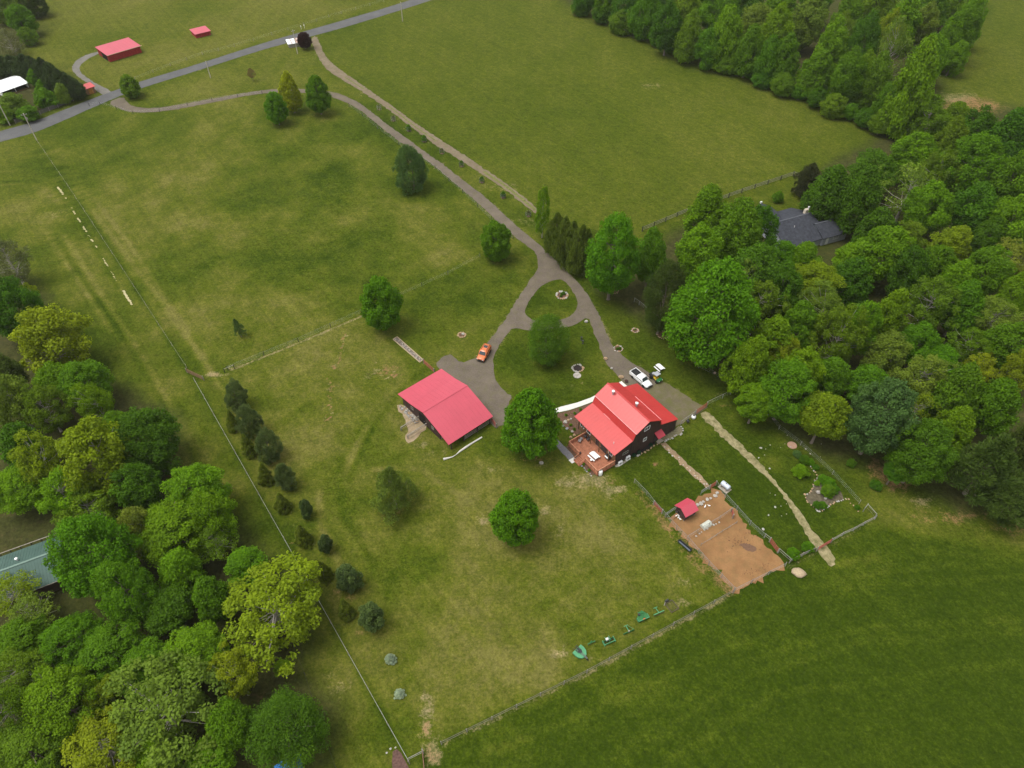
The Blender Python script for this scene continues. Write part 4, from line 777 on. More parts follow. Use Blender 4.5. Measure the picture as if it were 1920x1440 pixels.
# -- hen house
c = Vector((31.62, 75.15, 0))
C_ = thing('hen_house', 'small dark hen house with pink-red gable roof in the clay pen', 'hen house', c, R(31.5))
MB().extr([(-1.3, .35), (1.3, .35), (1.3, 2.0), (0, 2.0), (-1.3, 2.0)], -1.2, 1.2).build('wall', BROWN, C_)
for y in (-1.2, 1.08): MB().add([(-1.3, y, 2.0), (1.3, y, 2.0), (1.3, y + .12, 2.0), (-1.3, y + .12, 2.0)], [(0, 1, 2, 3)])
# ridge runs along local x
for x in (-1.3, 1.2): MB().add([(x, -1.2, 2.0), (x, 1.2, 2.0), (x, 0, 2.75), (x + .1, -1.2, 2.0), (x + .1, 1.2, 2.0), (x + .1, 0, 2.75)], [(0, 1, 2), (5, 4, 3), (0, 2, 5, 3), (1, 4, 5, 2)]).build('gable', BROWN, C_)
for s_ in (-1, 1): MB().add([(-1.55, 0, 2.86), (1.55, 0, 2.86), (1.55, s_ * 1.55, 1.95), (-1.55, s_ * 1.55, 1.95), (-1.55, 0, 2.80), (1.55, 0, 2.80), (1.55, s_ * 1.55, 1.89), (-1.55, s_ * 1.55, 1.89)], [(0, 1, 2, 3), (7, 6, 5, 4), (3, 2, 6, 7), (0, 3, 7, 4), (1, 5, 6, 2)]).build('roof', PINK, C_)
for x, y in ((-1.2, -1.1), (1.2, -1.1), (1.2, 1.1), (-1.2, 1.1)): MB().box((x, y, .17), (.14, .14, .38)).build('leg', GREY, C_)
MB().add([(-1.3, .2, .45), (-1.3, .75, .45), (-2.7, .75, .05), (-2.7, .2, .05), (-1.3, .2, .4), (-1.3, .75, .4), (-2.7, .75, .0), (-2.7, .2, .0)], [(0, 1, 2, 3), (7, 6, 5, 4), (0, 3, 7, 4), (1, 5, 6, 2), (2, 6, 7, 3)]).build('ramp', TANW, C_)
door(C_, (-1.3, .48, .45), .5, .7, 'y', -1, SHADE); window(C_, (.2, -1.2, 1.3), .6, .4, frame=GREY)  # near-black door slab paints the shade in the pop hole

# -- far sheds: single-pitch roofs
def shed(name, label, a, b, depth, zf, zb, wall, roofm, over=.35, doors=(), open_front=False, cat='shed', ribs=1.2, rz=None, sides=None):
    P, Q = a, b; d = Q - P; L = d.length; an_ = math.atan2(d.y, d.x) if rz is None else rz
    o = thing(name, label, cat, P, an_)
    MB().add([(-over, -over, zf + .02), (L + over, -over, zf + .02), (L + over, depth + over, zb + .02), (-over, depth + over, zb + .02), (-over, -over, zf - .1), (L + over, -over, zf - .1), (L + over, depth + over, zb - .1), (-over, depth + over, zb - .1)], [(0, 1, 2, 3), (7, 6, 5, 4), (0, 4, 5, 1), (1, 5, 6, 2), (2, 6, 7, 3), (3, 7, 4, 0)]).build('roof', roofm, o)
    if ribs:
        rb = MB(); n = int(L / ribs)
        for i in range(n + 1):
            x = -over + .04 + (L + 2 * over - .08) * i / n; rb.bar((x, -over, zf + .03), (x, depth + over, zb + .03), .05, .05)
        rb.build('ribs', roofm, o)
    MB().box((L / 2, depth - .05, (zb - .15) / 2), (L, .1, zb - .15)).build('wall', wall, o)
    for x in (0.05, L - .05): MB().add([(x - .05, .1, 0), (x - .05, depth - .1, 0), (x - .05, depth - .1, zb - .16), (x - .05, .1, zf - .12), (x + .05, .1, 0), (x + .05, depth - .1, 0), (x + .05, depth - .1, zb - .16), (x + .05, .1, zf - .12)], [(0, 1, 2, 3), (7, 6, 5, 4), (0, 3, 7, 4), (1, 5, 6, 2)]).build('wall', sides or wall, o)
    if not open_front: MB().box((L / 2, .05, (zf - .12) / 2), (L, .1, zf - .12)).build('wall', wall, o)
    else:
        for x in (.08, L / 2, L - .08): MB().box((x, .08, (zf - .12) / 2), (.14, .14, zf - .12)).build('post', wall, o)
        MB().box((L / 2, depth * .6, (zf - .3) / 2), (L - .3, .1, zf - .3)).build('back_panel', SHADE, o)
    for (x, w2, h2, m_) in doors: door(o, (x, 0, .02), w2, h2, 'x', -1, m_)
    return o
zs = zm(0, 0, 5.54); zs4 = zm(0, 0, 4)
s1 = shed('equipment_shed', 'long red shed with pink-red roof in the far meadow', zs(1145, 645), zs(1475, 545), 9.3, 2.5, 3.0, REDW, PINK)
door(s1, (0, 3.6, 0), 4.6, 2.3, 'y', -1, SHADE, name='doorway')  # flat near-black slab imitates the shade within the open shed end
MB().bar((-.3, -.42, 2.5), (13.2, -.42, 2.5), .06, .18).build('fascia', M('tan_fascia', (.55, .40, .28), .7), s1)
shed('field_shelter', 'small red field shelter with pink roof, right of the long shed', zs4(1475, 288), zs4(1582, 262), 5.2, 1.6, 1.9, REDW, PINK)
s2 = shed('tool_shed', 'small shed with bright red roof and orange doors beside the road junction', zs(850, 1010), zs(1000, 960), 3.0, 2.2, 2.5, TANW, RED, .4, [(1.2, 1.5, 1.8, ORW), (3.7, 1.5, 1.8, ORW)])
# white-roofed building: gable roof, open long side
P, Q = zs(40, 1005), zs(305, 910); d = Q - P
W_ = thing('white_roofed_building', 'open-sided building with bright white metal roof at left edge', 'building', P, math.atan2(d.y, d.x)); L = d.length
for sgn, y0, y1 in ((1, -.4, 4.6), (1, 4.6, 9.6)):
    z0, z1 = (1.75, 2.7) if y0 < 0 else (2.7, 1.75)
    MB().add([(-.6, y0, z0), (L + .3, y0, z0), (L + .3, y1, z1), (-.6, y1, z1), (-.6, y0, z0 - .1), (L + .3, y0, z0 - .1), (L + .3, y1, z1 - .1), (-.6, y1, z1 - .1)], [(0, 1, 2, 3), (7, 6, 5, 4), (0, 4, 5, 1), (1, 5, 6, 2), (2, 6, 7, 3), (3, 7, 4, 0)]).build('roof', WHITE, W_)
for x in (.1, L / 2, L - .1): MB().box((x, .1, .8), (.14, .14, 1.6)).build('post', WHT, W_)
for x in (.05, L - .05): MB().add([(x - .05, .2, 0), (x - .05, 9, 0), (x - .05, 9, 1.65), (x - .05, 4.6, 2.55), (x - .05, .2, 1.65), (x + .05, .2, 0), (x + .05, 9, 0), (x + .05, 9, 1.65), (x + .05, 4.6, 2.55), (x + .05, .2, 1.65)], [(0, 1, 2, 3, 4), (9, 8, 7, 6, 5), (0, 4, 9, 5), (1, 6, 7, 2)]).build('wall', WHT, W_)
MB().box((L / 2, 1.6, .75), (L - .3, .1, 1.5)).build('wall', SHADE, W_); MB().box((L / 2, -.05, .06), (L, .3, .12)).build('sill', TANW, W_)  # near-black inner wall paints the shade behind the open long side
# roadside stand
zp = zm(480, 20, 6)
s3 = shed('roadside_stand', 'little stand with white and rusty sheet roof beside the road', zp(375, 420), zp(505, 400), 3.9, 1.5, 1.75, GREY, WHITE, .3, ribs=0)
rust = M('rusty_sheet', (.36, .25, .20), .8, .2, var=.3, scale=3)
for x, w2 in ((1.15, .35), (2.9, .9), (3.9, .8)): MB().add([(x, -.31, 1.535), (x + w2, -.31, 1.535), (x + w2, 4.2, 1.79), (x, 4.2, 1.79), (x, -.31, 1.52), (x + w2, -.31, 1.52), (x + w2, 4.2, 1.775), (x, 4.2, 1.775)], [(0, 1, 2, 3), (7, 6, 5, 4), (0, 4, 5, 1), (1, 5, 6, 2), (2, 6, 7, 3), (3, 7, 4, 0)]).build('roof_sheet', rust, s3)
# grey-roofed house in the right wood
zi = zm(1420, 280, 7.58)
RZ = 5.2; P, Q = zi(215, 1050, RZ), zi(770, 900, RZ); d = Q - P; GAng = math.atan2(d.y, d.x); L = d.length
G_ = thing('grey_roofed_house', 'house with dark slate-grey shingle roof half hidden in the right wood', 'house', (P.x, P.y, 0), GAng)
def gabled(root, L, half, zr, ze, roofm, wallm, x0=0.0, y0=0.0, over=.4):
    for s_ in (-1, 1):
        MB().add([(x0 - over, y0, zr), (x0 + L + over, y0, zr), (x0 + L + over, y0 + s_ * (half + over), ze - .12), (x0 - over, y0 + s_ * (half + over), ze - .12), (x0 - over, y0, zr - .14), (x0 + L + over, y0, zr - .14), (x0 + L + over, y0 + s_ * (half + over), ze - .26), (x0 - over, y0 + s_ * (half + over), ze - .26)], [(0, 1, 2, 3), (7, 6, 5, 4), (3, 2, 6, 7), (0, 3, 7, 4), (1, 5, 6, 2)]).build('roof', roofm, root)
        MB().box((x0 + L / 2, y0 + s_ * (half - .08), (ze - .15) / 2), (L - .35, .16, ze - .15)).build('wall', wallm, root)
    for x in (x0 + .08, x0 + L - .08): MB().add([(x - .08, y0 - half, 0), (x - .08, y0 + half, 0), (x - .08, y0 + half, ze - .16), (x - .08, y0, zr - .2), (x - .08, y0 - half, ze - .16), (x + .08, y0 - half, 0), (x + .08, y0 + half, 0), (x + .08, y0 + half, ze - .16), (x + .08, y0, zr - .2), (x + .08, y0 - half, ze - .16)], [(0, 1, 2, 3, 4), (9, 8, 7, 6, 5), (0, 4, 9, 5), (1, 6, 7, 2)]).build('wall', wallm, root)
    MB().bar((x0 - over, y0, zr + .01), (x0 + L + over, y0, zr + .01), .34, .06).build('ridge_cap', M('ridge_shingles', (.085, .09, .105), .9), root)
gabled(G_, L, 7.2, RZ, 2.3, SHING, SIDING)
# cross gable at the back
cg = MB(); xr = 3.4
for s_ in (-1, 1): MB().add([(xr, .6, RZ - .1), (xr, 9.2, RZ - .1), (xr + s_ * 3.8, 9.2, 3.0), (xr + s_ * 3.8, 3.2, 3.0), (xr, .6, RZ - .22), (xr, 9.2, RZ - .22), (xr + s_ * 3.8, 9.2, 2.88), (xr + s_ * 3.8, 3.2, 2.88)], [(0, 1, 2, 3), (7, 6, 5, 4), (1, 5, 6, 2), (2, 6, 7, 3)]).build('roof', SHING, G_)
MB().add([(xr - 3.3, 8.8, 0), (xr + 3.3, 8.8, 0), (xr + 3.3, 8.8, 3.1), (xr, 8.8, RZ - .25), (xr - 3.3, 8.8, 3.1), (xr - 3.3, 8.6, 0), (xr + 3.3, 8.6, 0), (xr + 3.3, 8.6, 3.1), (xr, 8.6, RZ - .25), (xr - 3.3, 8.6, 3.1)], [(0, 1, 2, 3, 4), (9, 8, 7, 6, 5)]).build('wall', SIDING, G_)
MB().box((xr, 9.4, 5.2), (.5, .3, .5)).build('gable_vent', WHT, G_)
MB().box((L - .9, .9, 5.3), (1.5, .8, 1.5)).build('chimney', CREAM, G_); MB().lathe([(.2, 0), (.2, .5), (.3, .5), (.3, .62)], (L - .6, .9, 6.05), 8).build('chimney_pot', WHT, G_)
MB().tube([(L * .42, -2.6, 3.9), (L * .42, -2.6, 4.6)], .08).build('vent_pipe', WHT, G_)
P, Q = zi(835, 1058, 4.4), zi(1175, 968, 4.4); d = Q - P
GA_ = thing('garage', 'small grey-sided garage with slate-grey roof beside the grey-roofed house', 'garage', (P.x, P.y, 0), math.atan2(d.y, d.x))
gabled(GA_, d.length, 3.9, 4.4, 2.5, SHING, SIDING, over=.3)
window(GA_, (d.length * .55, -3.9, 1.6), 1.6, .9); window(GA_, (0, -1.6, 1.5), .9, 1.0, 'y', -1); door(GA_, (d.length * .2, -3.9, .1), .9, 2.0, mat=WHT)
for i in range(9): MB().box((d.length / 2, -3.925, .18 + .24 * i), (d.length - .4, .03, .21)).build('board', SIDING, GA_)
# green-roofed house at the left edge
zj = zm(0, 940, 6)
P, Q = zj(-160, 842, 4.6), zj(645, 548, 4.6); d = Q - P
N_ = thing('green_roofed_house', 'long house with faded green ribbed metal roof under the left wood', 'house', (P.x, P.y, 0), math.atan2(d.y, d.x)); L = d.length
for s_, e_ in ((-1, 4.9), (1, 4.4)):
    f = MB().add([(-.3, 0, 4.6), (L + .5, 0, 4.6), (L + .5, s_ * e_, 2.95), (-.3, s_ * e_, 2.95), (-.3, 0, 4.48), (L + .5, 0, 4.48), (L + .5, s_ * e_, 2.83), (-.3, s_ * e_, 2.83)], [(0, 1, 2, 3), (7, 6, 5, 4), (3, 2, 6, 7), (0, 3, 7, 4), (1, 5, 6, 2)]).build('roof', GREENR, N_)
    rb = MB(); n = int(L / .42)
    for i in range(n + 1): x = -.25 + (L + .7) * i / n; rb.bar((x, 0, 4.605), (x, s_ * e_, 2.955), .05, .05)
    rb.build('ribs', GREENR, f)
MB().bar((-.3, 0, 4.63), (L + .5, 0, 4.63), .35, .06).build('ridge_cap', M('pale_green_metal', (.13, .20, .165), .5), N_)
for y in (-4.4, 3.9): MB().box((L / 2, y, 1.4), (L - .4, .2, 2.8)).build('wall', BROWN, N_)
MB().add([(L, -4.4, 0), (L, 3.9, 0), (L, 3.9, 2.95), (L, 0, 4.4), (L, -4.4, 2.9), (L - .2, -4.4, 0), (L - .2, 3.9, 0), (L - .2, 3.9, 2.95), (L - .2, 0, 4.4), (L - .2, -4.4, 2.9)], [(0, 1, 2, 3, 4), (9, 8, 7, 6, 5), (0, 4, 9, 5), (1, 6, 7, 2)]).build('wall', BROWN, N_)
MB().bar((-.3, -4.93, 2.86), (L + .5, -4.93, 2.86), .12, .12).build('gutter', GREY, N_)
for x, y, z in ((L * .42, 1.3, 4.1),): MB().lathe([(.16, 0), (.16, .5), (.25, .5), (.25, .62), (.05, .72)], (x, y, z), 10).build('roof_vent', WHT, N_)
MB().lathe([(.12, 0), (.12, .35), (.2, .35), (.2, .45)], (L * .3, -1.9, 3.85), 8).build('roof_vent', WHT, N_)
rs_ = M('rust_stain', (.20, .075, .035), .9, .1, var=.4, scale=3)
for x, w2 in ((L * .44, .9), (L * .40, .4), (L * .53, .3), (L * .25, .4)): MB().add([(x, -.35, 4.52), (x + w2, -.3, 4.53), (x + w2 * .8, -.65, 4.42), (x + .1, -.7, 4.40)], [(0, 1, 2, 3)])
# balcony rail of that house
for i in range(7):
    x = L * (.1 + .15 * i)
    if x < L + .6: MB().box((x, 5.5, 1.9), (.12, .12, 1.2)).build('balcony_post', DARK, N_)
MB().bar((-.3, 5.5, 2.5), (L + .6, 5.5, 2.5), .14, .08).build('balcony_rail', GREY, N_); MB().box((L / 2, 4.95, 1.3), (L + .6, 1.3, .12)).build('balcony_floor', GREY, N_)
for i in range(4): MB().box((L * (.15 + .28 * i), 5.5, .62), (.14, .14, 1.24)).build('balcony_leg', GREY, N_)
# the rail beside the roof stands on its own legs
# ---------------------------------------------------------------- vehicles
def loft(rings, mb=None, caps=True):
    mb = mb or MB(); n = len(rings[0]); vs = sum(rings, []); fs = []
    for i in range(len(rings) - 1):
        for k in range(n): fs.append((i * n + k, i * n + (k + 1) % n, (i + 1) * n + (k + 1) % n, (i + 1) * n + k))
    if caps: fs += [tuple(range(n)), tuple(range((len(rings) - 1) * n, len(rings) * n))]
    mb.add(vs, fs); return mb
def ring(x, hw, z0, z1, r=.10, top=None):
    t_ = hw if top is None else top
    return [(x, -hw + r * .6, z0), (x, hw - r * .6, z0), (x, hw, z0 + r), (x, hw, z1 - r * 1.6), (x, t_ - r * .2, z1 - r * .5), (x, t_ - r, z1), (x, -t_ + r, z1), (x, -t_ + r * .2, z1 - r * .5), (x, -hw, z1 - r * 1.6), (x, -hw, z0 + r)]
def wheel_mesh(rad, wd):
    a = MB(); a.lathe([(rad * .62, -wd / 2), (rad * .95, -wd / 2), (rad, -wd * .3), (rad, wd * .3), (rad * .95, wd / 2), (rad * .62, wd / 2)], (0, 0, 0), 16, axis='y')
    b = MB(); b.lathe([(.04, -wd * .46), (rad * .55, -wd * .42), (rad * .64, -wd * .5), (rad * .64, wd * .5), (rad * .55, wd * .42), (.04, wd * .46)], (0, 0, 0), 12, axis='y')
    return a.mesh('tyre', RUBBER), b.mesh('rim', GALV)
def wheels(root, xs, y, rad, wd):
    tm, rm = wheel_mesh(rad, wd)
    for x in xs:
        for s_ in (-1, 1):
            o = inst('wheel', tm, root, (x, s_ * y, rad)); inst('rim', rm, o)
def paint(name, c):
    m, t, out = newmat(name); tc = t.nodes.new('ShaderNodeTexCoord'); f = noise(t, 4, 4, .6, tc.outputs['Object'])
    p = principled(t, out, ramp(t, f, [(.3, tuple(x * .93 for x in c)), (.7, c)]), .35, .5); p.inputs['Coat Weight'].default_value = .6; p.inputs['Coat Roughness'].default_value = .08; return m
def quadpart(root, pts, mat, name, th=.012):
    a, b, c, d = [Vector(p) for p in pts]; n = (b - a).cross(d - a).normalized() * th
    return MB().add([tuple(p) for p in (a, b, c, d)] + [tuple(p + n) for p in (a, b, c, d)], [(3, 2, 1, 0), (4, 5, 6, 7), (0, 1, 5, 4), (1, 2, 6, 5), (2, 3, 7, 6), (3, 0, 4, 7)]).build(name, mat, root)
WP = paint('white_car_paint', (.80, .80, .80)); OP = paint('orange_car_paint', (.62, .155, .045)); LAMP = M('lamp_glass', (.7, .7, .68), .2, .6, var=.05); TAIL = M('tail_lamp_red', (.35, .01, .01), .3, .5, var=.1)
z5 = zm(1120, 640, 6.4)
a, b = z5(425, 352, 1.0), z5(628, 528, .9); ctr = (a + b) / 2; d = b - a
T_ = thing('pickup_truck', 'white crew-cab pickup with an empty black bed parked behind the house', 'pickup truck', (ctr.x, ctr.y, 0), math.atan2(d.y, d.x)); print('pickup', d.length)
# +x is the front, length 5.5
body = loft([ring(-2.75, .88, .50, 1.08, .08), ring(-2.68, .93, .42, 1.12), ring(-1.2, .95, .38, 1.14), ring(-1.1, .95, .38, 1.12), ring(1.2, .95, .38, 1.10), ring(1.32, .95, .38, 1.12, .12, .86), ring(2.3, .92, .40, 1.02, .14, .80), ring(2.62, .86, .45, .95, .14, .72), ring(2.74, .76, .50, .82, .10, .62)])
body.build('body', WP, T_, True)
MB().box((-1.72, 0, 1.165), (1.86, 1.58, .03)).build('bed_liner', BLK, T_)
for y in (-.87, .87): MB().box((-1.72, y, 1.27), (2.0, .13, .30)).build('bed_side', WP, T_); MB().box((-1.72, y - .075 * (1 if y > 0 else -1), 1.26), (1.84, .02, .22)).build('bed_wall', BLK, T_)
MB().box((-2.70, 0, 1.27), (.09, 1.86, .30)).build('tailgate', WP, T_); MB().box((-.74, 0, 1.27), (.09, 1.58, .26)).build('bed_front', BLK, T_)
cab = loft([ring(-.68, .88, 1.06, 1.62, .08, .70), ring(-.54, .89, 1.06, 1.80, .10, .72), ring(.42, .89, 1.06, 1.84, .10, .73), ring(.75, .89, 1.06, 1.78, .10, .71), ring(1.36, .88, 1.06, 1.14, .03, .82)]); cab.build('cab', WP, T_, True)
quadpart(T_, [(.84, -.64, 1.755), (1.31, -.76, 1.20), (1.31, .76, 1.20), (.84, .64, 1.755)], GLASSM, 'windshield', .03)
quadpart(T_, [(-.69, .62, 1.18), (-.66, .60, 1.58), (-.66, -.60, 1.58), (-.69, -.62, 1.18)], GLASSM, 'rear_window', .02)
for s_ in (-1, 1):
    for x0, x1, xt0, xt1 in ((-.52, .12, -.44, .12), (.22, 1.02, .22, .68)):
        p = [(x0, s_ * .905, 1.20), (x1, s_ * .905, 1.20), (xt1, s_ * .80, 1.66), (xt0, s_ * .80, 1.66)]; quadpart(T_, p if s_ < 0 else p[::-1], GLASSM, 'side_window', .02)
    MB().rbox((1.02, s_ * 1.04, 1.22), (.12, .20, .16), .04).build('mirror', WP, T_)
    MB().box((2.66, s_ * .62, .78), (.10, .26, .14)).build('headlight', LAMP, T_); MB().box((-2.77, s_ * .82, .92), (.05, .14, .32)).build('tail_light', TAIL, T_)
MB().box((2.75, 0, .70), (.06, .84, .18)).build('grille', BLK, T_); MB().box((2.74, 0, .50), (.14, 1.6, .16)).build('bumper', BLK, T_); MB().box((-2.80, 0, .52), (.12, 1.7, .14)).build('bumper', GALV, T_)
wheels(T_, (-1.65, 1.75), .84, .38, .26)
# orange suv
zo = zm(730, 600, 6.4)
a, b = zo(1165, 310, 1.5), zo(1098, 462, .5); ctr = zo(1135, 395, .9); d = b - a; print('suv', d.length)
S_ = thing('sport_utility_vehicle', 'orange boxy sport utility vehicle with a sunroof on the drive', 'car', (ctr.x, ctr.y, 0), math.atan2(d.y, d.x))
loft([ring(-2.15, .84, .48, 1.0, .10), ring(-2.08, .88, .40, 1.06), ring(.8, .90, .38, 1.06), ring(1.0, .90, .38, 1.08, .12, .82), ring(1.85, .88, .42, 1.0, .14, .76), ring(2.1, .82, .48, .90, .12, .66)]).build('body', OP, S_, True)
loft([ring(-2.10, .83, 1.0, 1.55, .08, .64), ring(-1.95, .84, 1.0, 1.76, .09, .68), ring(.1, .85, 1.0, 1.82, .09, .70), ring(.45, .85, 1.0, 1.76, .09, .68), ring(1.02, .84, 1.0, 1.10, .03, .78)]).build('cabin', OP, S_, True)
quadpart(S_, [(.52, -.62, 1.74), (.98, -.74, 1.14), (.98, .74, 1.14), (.52, .62, 1.74)], GLASSM, 'windshield', .02); quadpart(S_, [(-2.13, .66, 1.12), (-2.06, .58, 1.56), (-2.06, -.58, 1.56), (-2.13, -.66, 1.12)], GLASSM, 'rear_window', .02)
MB().box((-1.05, 0, 1.80), (.75, .82, .03)).build('sunroof', GLASSM, S_)
for s_ in (-1, 1):
    for x0, x1, xt0, xt1 in ((-1.9, -1.25, -1.8, -1.25), (-1.1, -.35, -1.1, -.35), (-.2, .72, -.2, .36)):
        p = [(x0, s_ * .87, 1.14), (x1, s_ * .87, 1.14), (xt1, s_ * .76, 1.64), (xt0, s_ * .76, 1.64)]; quadpart(S_, p if s_ < 0 else p[::-1], GLASSM, 'side_window', .015)
    MB().rbox((.78, s_ * .98, 1.18), (.12, .2, .15), .04).build('mirror', BLK, S_); MB().bar((-1.8, s_ * .60, 1.84), (.2, s_ * .60, 1.86), .05, .05).build('roof_rail', BLK, S_)
    MB().box((2.06, s_ * .6, .80), (.1, .26, .14)).build('headlight', LAMP, S_); MB().box((-2.16, s_ * .78, 1.0), (.05, .14, .34)).build('tail_light', TAIL, S_)
    for x in (-1.3, 1.35): MB().lathe([(.46, -.02), (.46, .02)], (x, s_ * .87, .42), 14, axis='y').build('wheel_arch', BLK, S_)
MB().box((2.13, 0, .52), (.14, 1.66, .22)).build('bumper', BLK, S_); MB().box((2.12, 0, .78), (.05, .7, .16)).build('grille', BLK, S_); MB().box((-2.18, 0, .52), (.12, 1.66, .2)).build('bumper', BLK, S_)
wheels(S_, (-1.3, 1.35), .80, .36, .24)
S_.scale = (1.06, 1.04, 1.04)
# utility vehicle
a, b = z5(655, 395, .6), z5(750, 475, .6); ctr = (a + b) / 2; d = b - a
U_ = thing('utility_vehicle', 'small green and yellow utility cart with grey canopy beside the white pickup', 'utility vehicle', (ctr.x, ctr.y, 0), math.atan2(d.y, d.x))
MB().rbox((0, 0, .48), (2.5, 1.25, .22), .06).build('chassis', BLK, U_); MB().rbox((1.05, 0, .80), (.85, 1.35, .42), .12).build('hood', DGREEN, U_)
MB().rbox((-.95, 0, .82), (1.15, 1.4, .36), .05).build('cargo_box', BLK, U_); MB().rbox((-.85, .12, 1.12), (.62, .7, .34), .12).build('load', M('grey_load', (.38, .39, .40), .6), U_)
for y in (-.32, .32): o = MB().rbox((.02, y, .78), (.5, .5, .18), .06).build('seat', YELLOW, U_); MB().rbox((-.26, y, 1.05), (.12, .5, .44), .05).build('seat_back', YELLOW, o)
MB().rbox((.1, 0, 1.88), (1.15, 1.3, .10), .06).build('canopy', M('grey_canopy', (.33, .34, .36), .6), U_)
for x, y in ((.6, .58), (.6, -.58), (-.4, .58), (-.4, -.58)): MB().tube([(x, y, .6), (x, y, 1.86)], .03).build('canopy_post', BLK, U_)
st_ = MB().tube([(.62, .3, .9), (.45, .3, 1.12)], .02).build('steering_column', BLK, U_); MB().lathe([(.16, -.015), (.19, 0), (.16, .015)], (.43, .3, 1.14), 10).build('steering_wheel', BLK, st_)
for y in (-.45, .45): MB().box((1.49, y, .86), (.04, .2, .12)).build('headlight', LAMP, U_)
MB().rbox((.45, 0, .62), (.4, 1.2, .06), .02).build('floor_pan', YELLOW, U_)
tm, rm = wheel_mesh(.32, .28)
for x in (-.85, .95):
    for s_ in (-1, 1): o = inst('wheel', tm, U_, (x, s_ * .66, .32)); r_ = inst('rim', rm, o); r_.data.materials[0] = YELLOW
# ---------------------------------------------------------------- fences and gates
POSTM = {}
def post_mesh(r_, h, mat, sq=False, n=6):
    k = (r_, h, mat.name, sq)
    if k not in POSTM:
        mb = MB()
        if sq: mb.box((0, 0, h / 2), (r_ * 2, r_ * 2, h))
        else: mb.tube([(0, 0, -.05), (0, 0, h)], [r_, r_ * .9], n)
        POSTM[k] = mb.mesh('post', mat)
    return POSTM[k]
def fence(name, label, pts, h=1.3, gap=4.0, pr_=.07, pmat=GREY, rails=((1.2, .05, .05),), rmat=GALV, wires=(), wmat=GALV, sq=False, bays=True, group=None, pix=True, skew=.02):
    P = [g(*p) if pix else Vector(p) for p in pts]; o = thing(name, label, 'fence', P[0], 0, group); rn = random.Random(len(label)); spots = []
    for a, b in zip(P, P[1:]):
        n = max(1, round((b - a).length / gap)); spots += [a.lerp(b, i / n) for i in range(n)]
    spots.append(P[-1]); pm = post_mesh(pr_, h, pmat, sq)
    for q in spots: inst('post', pm, o, q - P[0], (rn.gauss(0, skew), rn.gauss(0, skew), rn.random()))
    for z, wd, ht in rails:
        if bays:
            for a, b in zip(spots, spots[1:]): MB().bar((a.x - P[0].x, a.y - P[0].y, z + rn.gauss(0, .012)), (b.x - P[0].x, b.y - P[0].y, z + rn.gauss(0, .012)), wd, ht).build('rail', rmat, o)
        else: MB().tube([(q.x - P[0].x, q.y - P[0].y, z) for q in P], wd, 5).build('rail', rmat, o)
    for z in wires: MB().tube([(q.x - P[0].x, q.y - P[0].y, z) for q in P], .007, 4).build('wire', wmat, o)
    return o
def gate(label, a, b, h=1.25, mat=REDGATE, bars=5, pix=True, group=None, lean=0):
    A_, B_ = (g(*a), g(*b)) if pix else (Vector(a), Vector(b)); d = B_ - A_; L = d.length
    o = thing('gate', label, 'gate', A_, math.atan2(d.y, d.x), group); z0 = .18
    for i in range(bars): MB().bar((0.05, 0, z0 + (h - z0) * i / (bars - 1)), (L - .05, 0, z0 + (h - z0) * i / (bars - 1)), .05, .07).build('bar', mat, o)
    for x in (.03, L / 3, 2 * L / 3, L - .03): MB().box((x, 0, (h + z0) / 2), (.06, .07, h - z0 + .06)).build('upright', mat, o)
    for x in (-.1, L + .1): MB().box((x, 0, h / 2 + .08), (.16, .16, h + .16)).build('gate_post', GREY, o)
    return o
LTR = M('pale_rail', (.25, .24, .205), .8, .2, var=.15)
fence('boundary_fence', 'long wire fence with pale top rail between the left strip and the lawn', [(366, 716), (560, 1060), (768, 1432)], 1.35, 6.0, .08, GREY, ((1.3, .03, .04),), LTR, (.3, .6, .95), GALV)
fence('boundary_fence', 'thin wire fence running from the utility pole down the left of the paddock', [(72, 268), (128, 350), (230, 505), (350, 690)], 1.2, 9.0, .06, GREY, (), GALV, (.35, .7, 1.05), LTR)
fence('paddock_fence', 'thin wire fence between the paddock and the lawn', [(428, 694), (560, 641), (678, 588)], 1.3, 8.5, .07, DARK, (), GALV, (.35, .7, 1.05, 1.25), GALV)
fence('paddock_fence', 'wire fence from the egg-shaped tree across to the drive', [(740, 560), (840, 515), (900, 482)], 1.3, 8.5, .06, DARK, (), GALV, (.35, .7, 1.05), GALV)
fence('drive_fence', 'post and wire fence along the lower side of the drive', [(655, 200), (680, 218), (708, 242), (748, 272), (816, 316), (842, 340), (868, 362), (895, 388), (928, 420), (962, 448)], 1.3, 9.0, .08, DARK, (), GALV, (.4, .8, 1.15), GALV)
fence('track_fence', 'post and wire fence along the lower side of the bending track', [(168, 199), (188, 196), (250, 214), (300, 210), (352, 198), (398, 189), (446, 182), (492, 176)], 1.2, 8.0, .08, DARK, (), GALV, (.4, .8, 1.1), GALV)
fence('road_fence', 'post and wire fence on the far side of the road', [(254, 150), (320, 124), (380, 103), (440, 88), (510, 66), (570, 48), (640, 26), (720, 4)], 1.2, 7.0, .08, GREY, (), GALV, (.4, .8, 1.1), GALV)
fence('rail_fence', 'black-posted three-rail wooden fence between hay field and the grey-roofed house', [(1204, 434), (1290, 398), (1390, 362), (1487, 330), (1498, 334)], 1.55, 4.6, .09, DARK, ((.45, .04, .15), (.9, .04, .15), (1.35, .04, .15)), GREY, sq=True)
WG = M('wire_grey', (.20, .195, .18), .7, .3); GALV_ = GALV; GALV = M('dull_galvanised', (.24, .24, .235), .6, .4, .2, var=.15)
FR = ((1.22, .04, .04),)
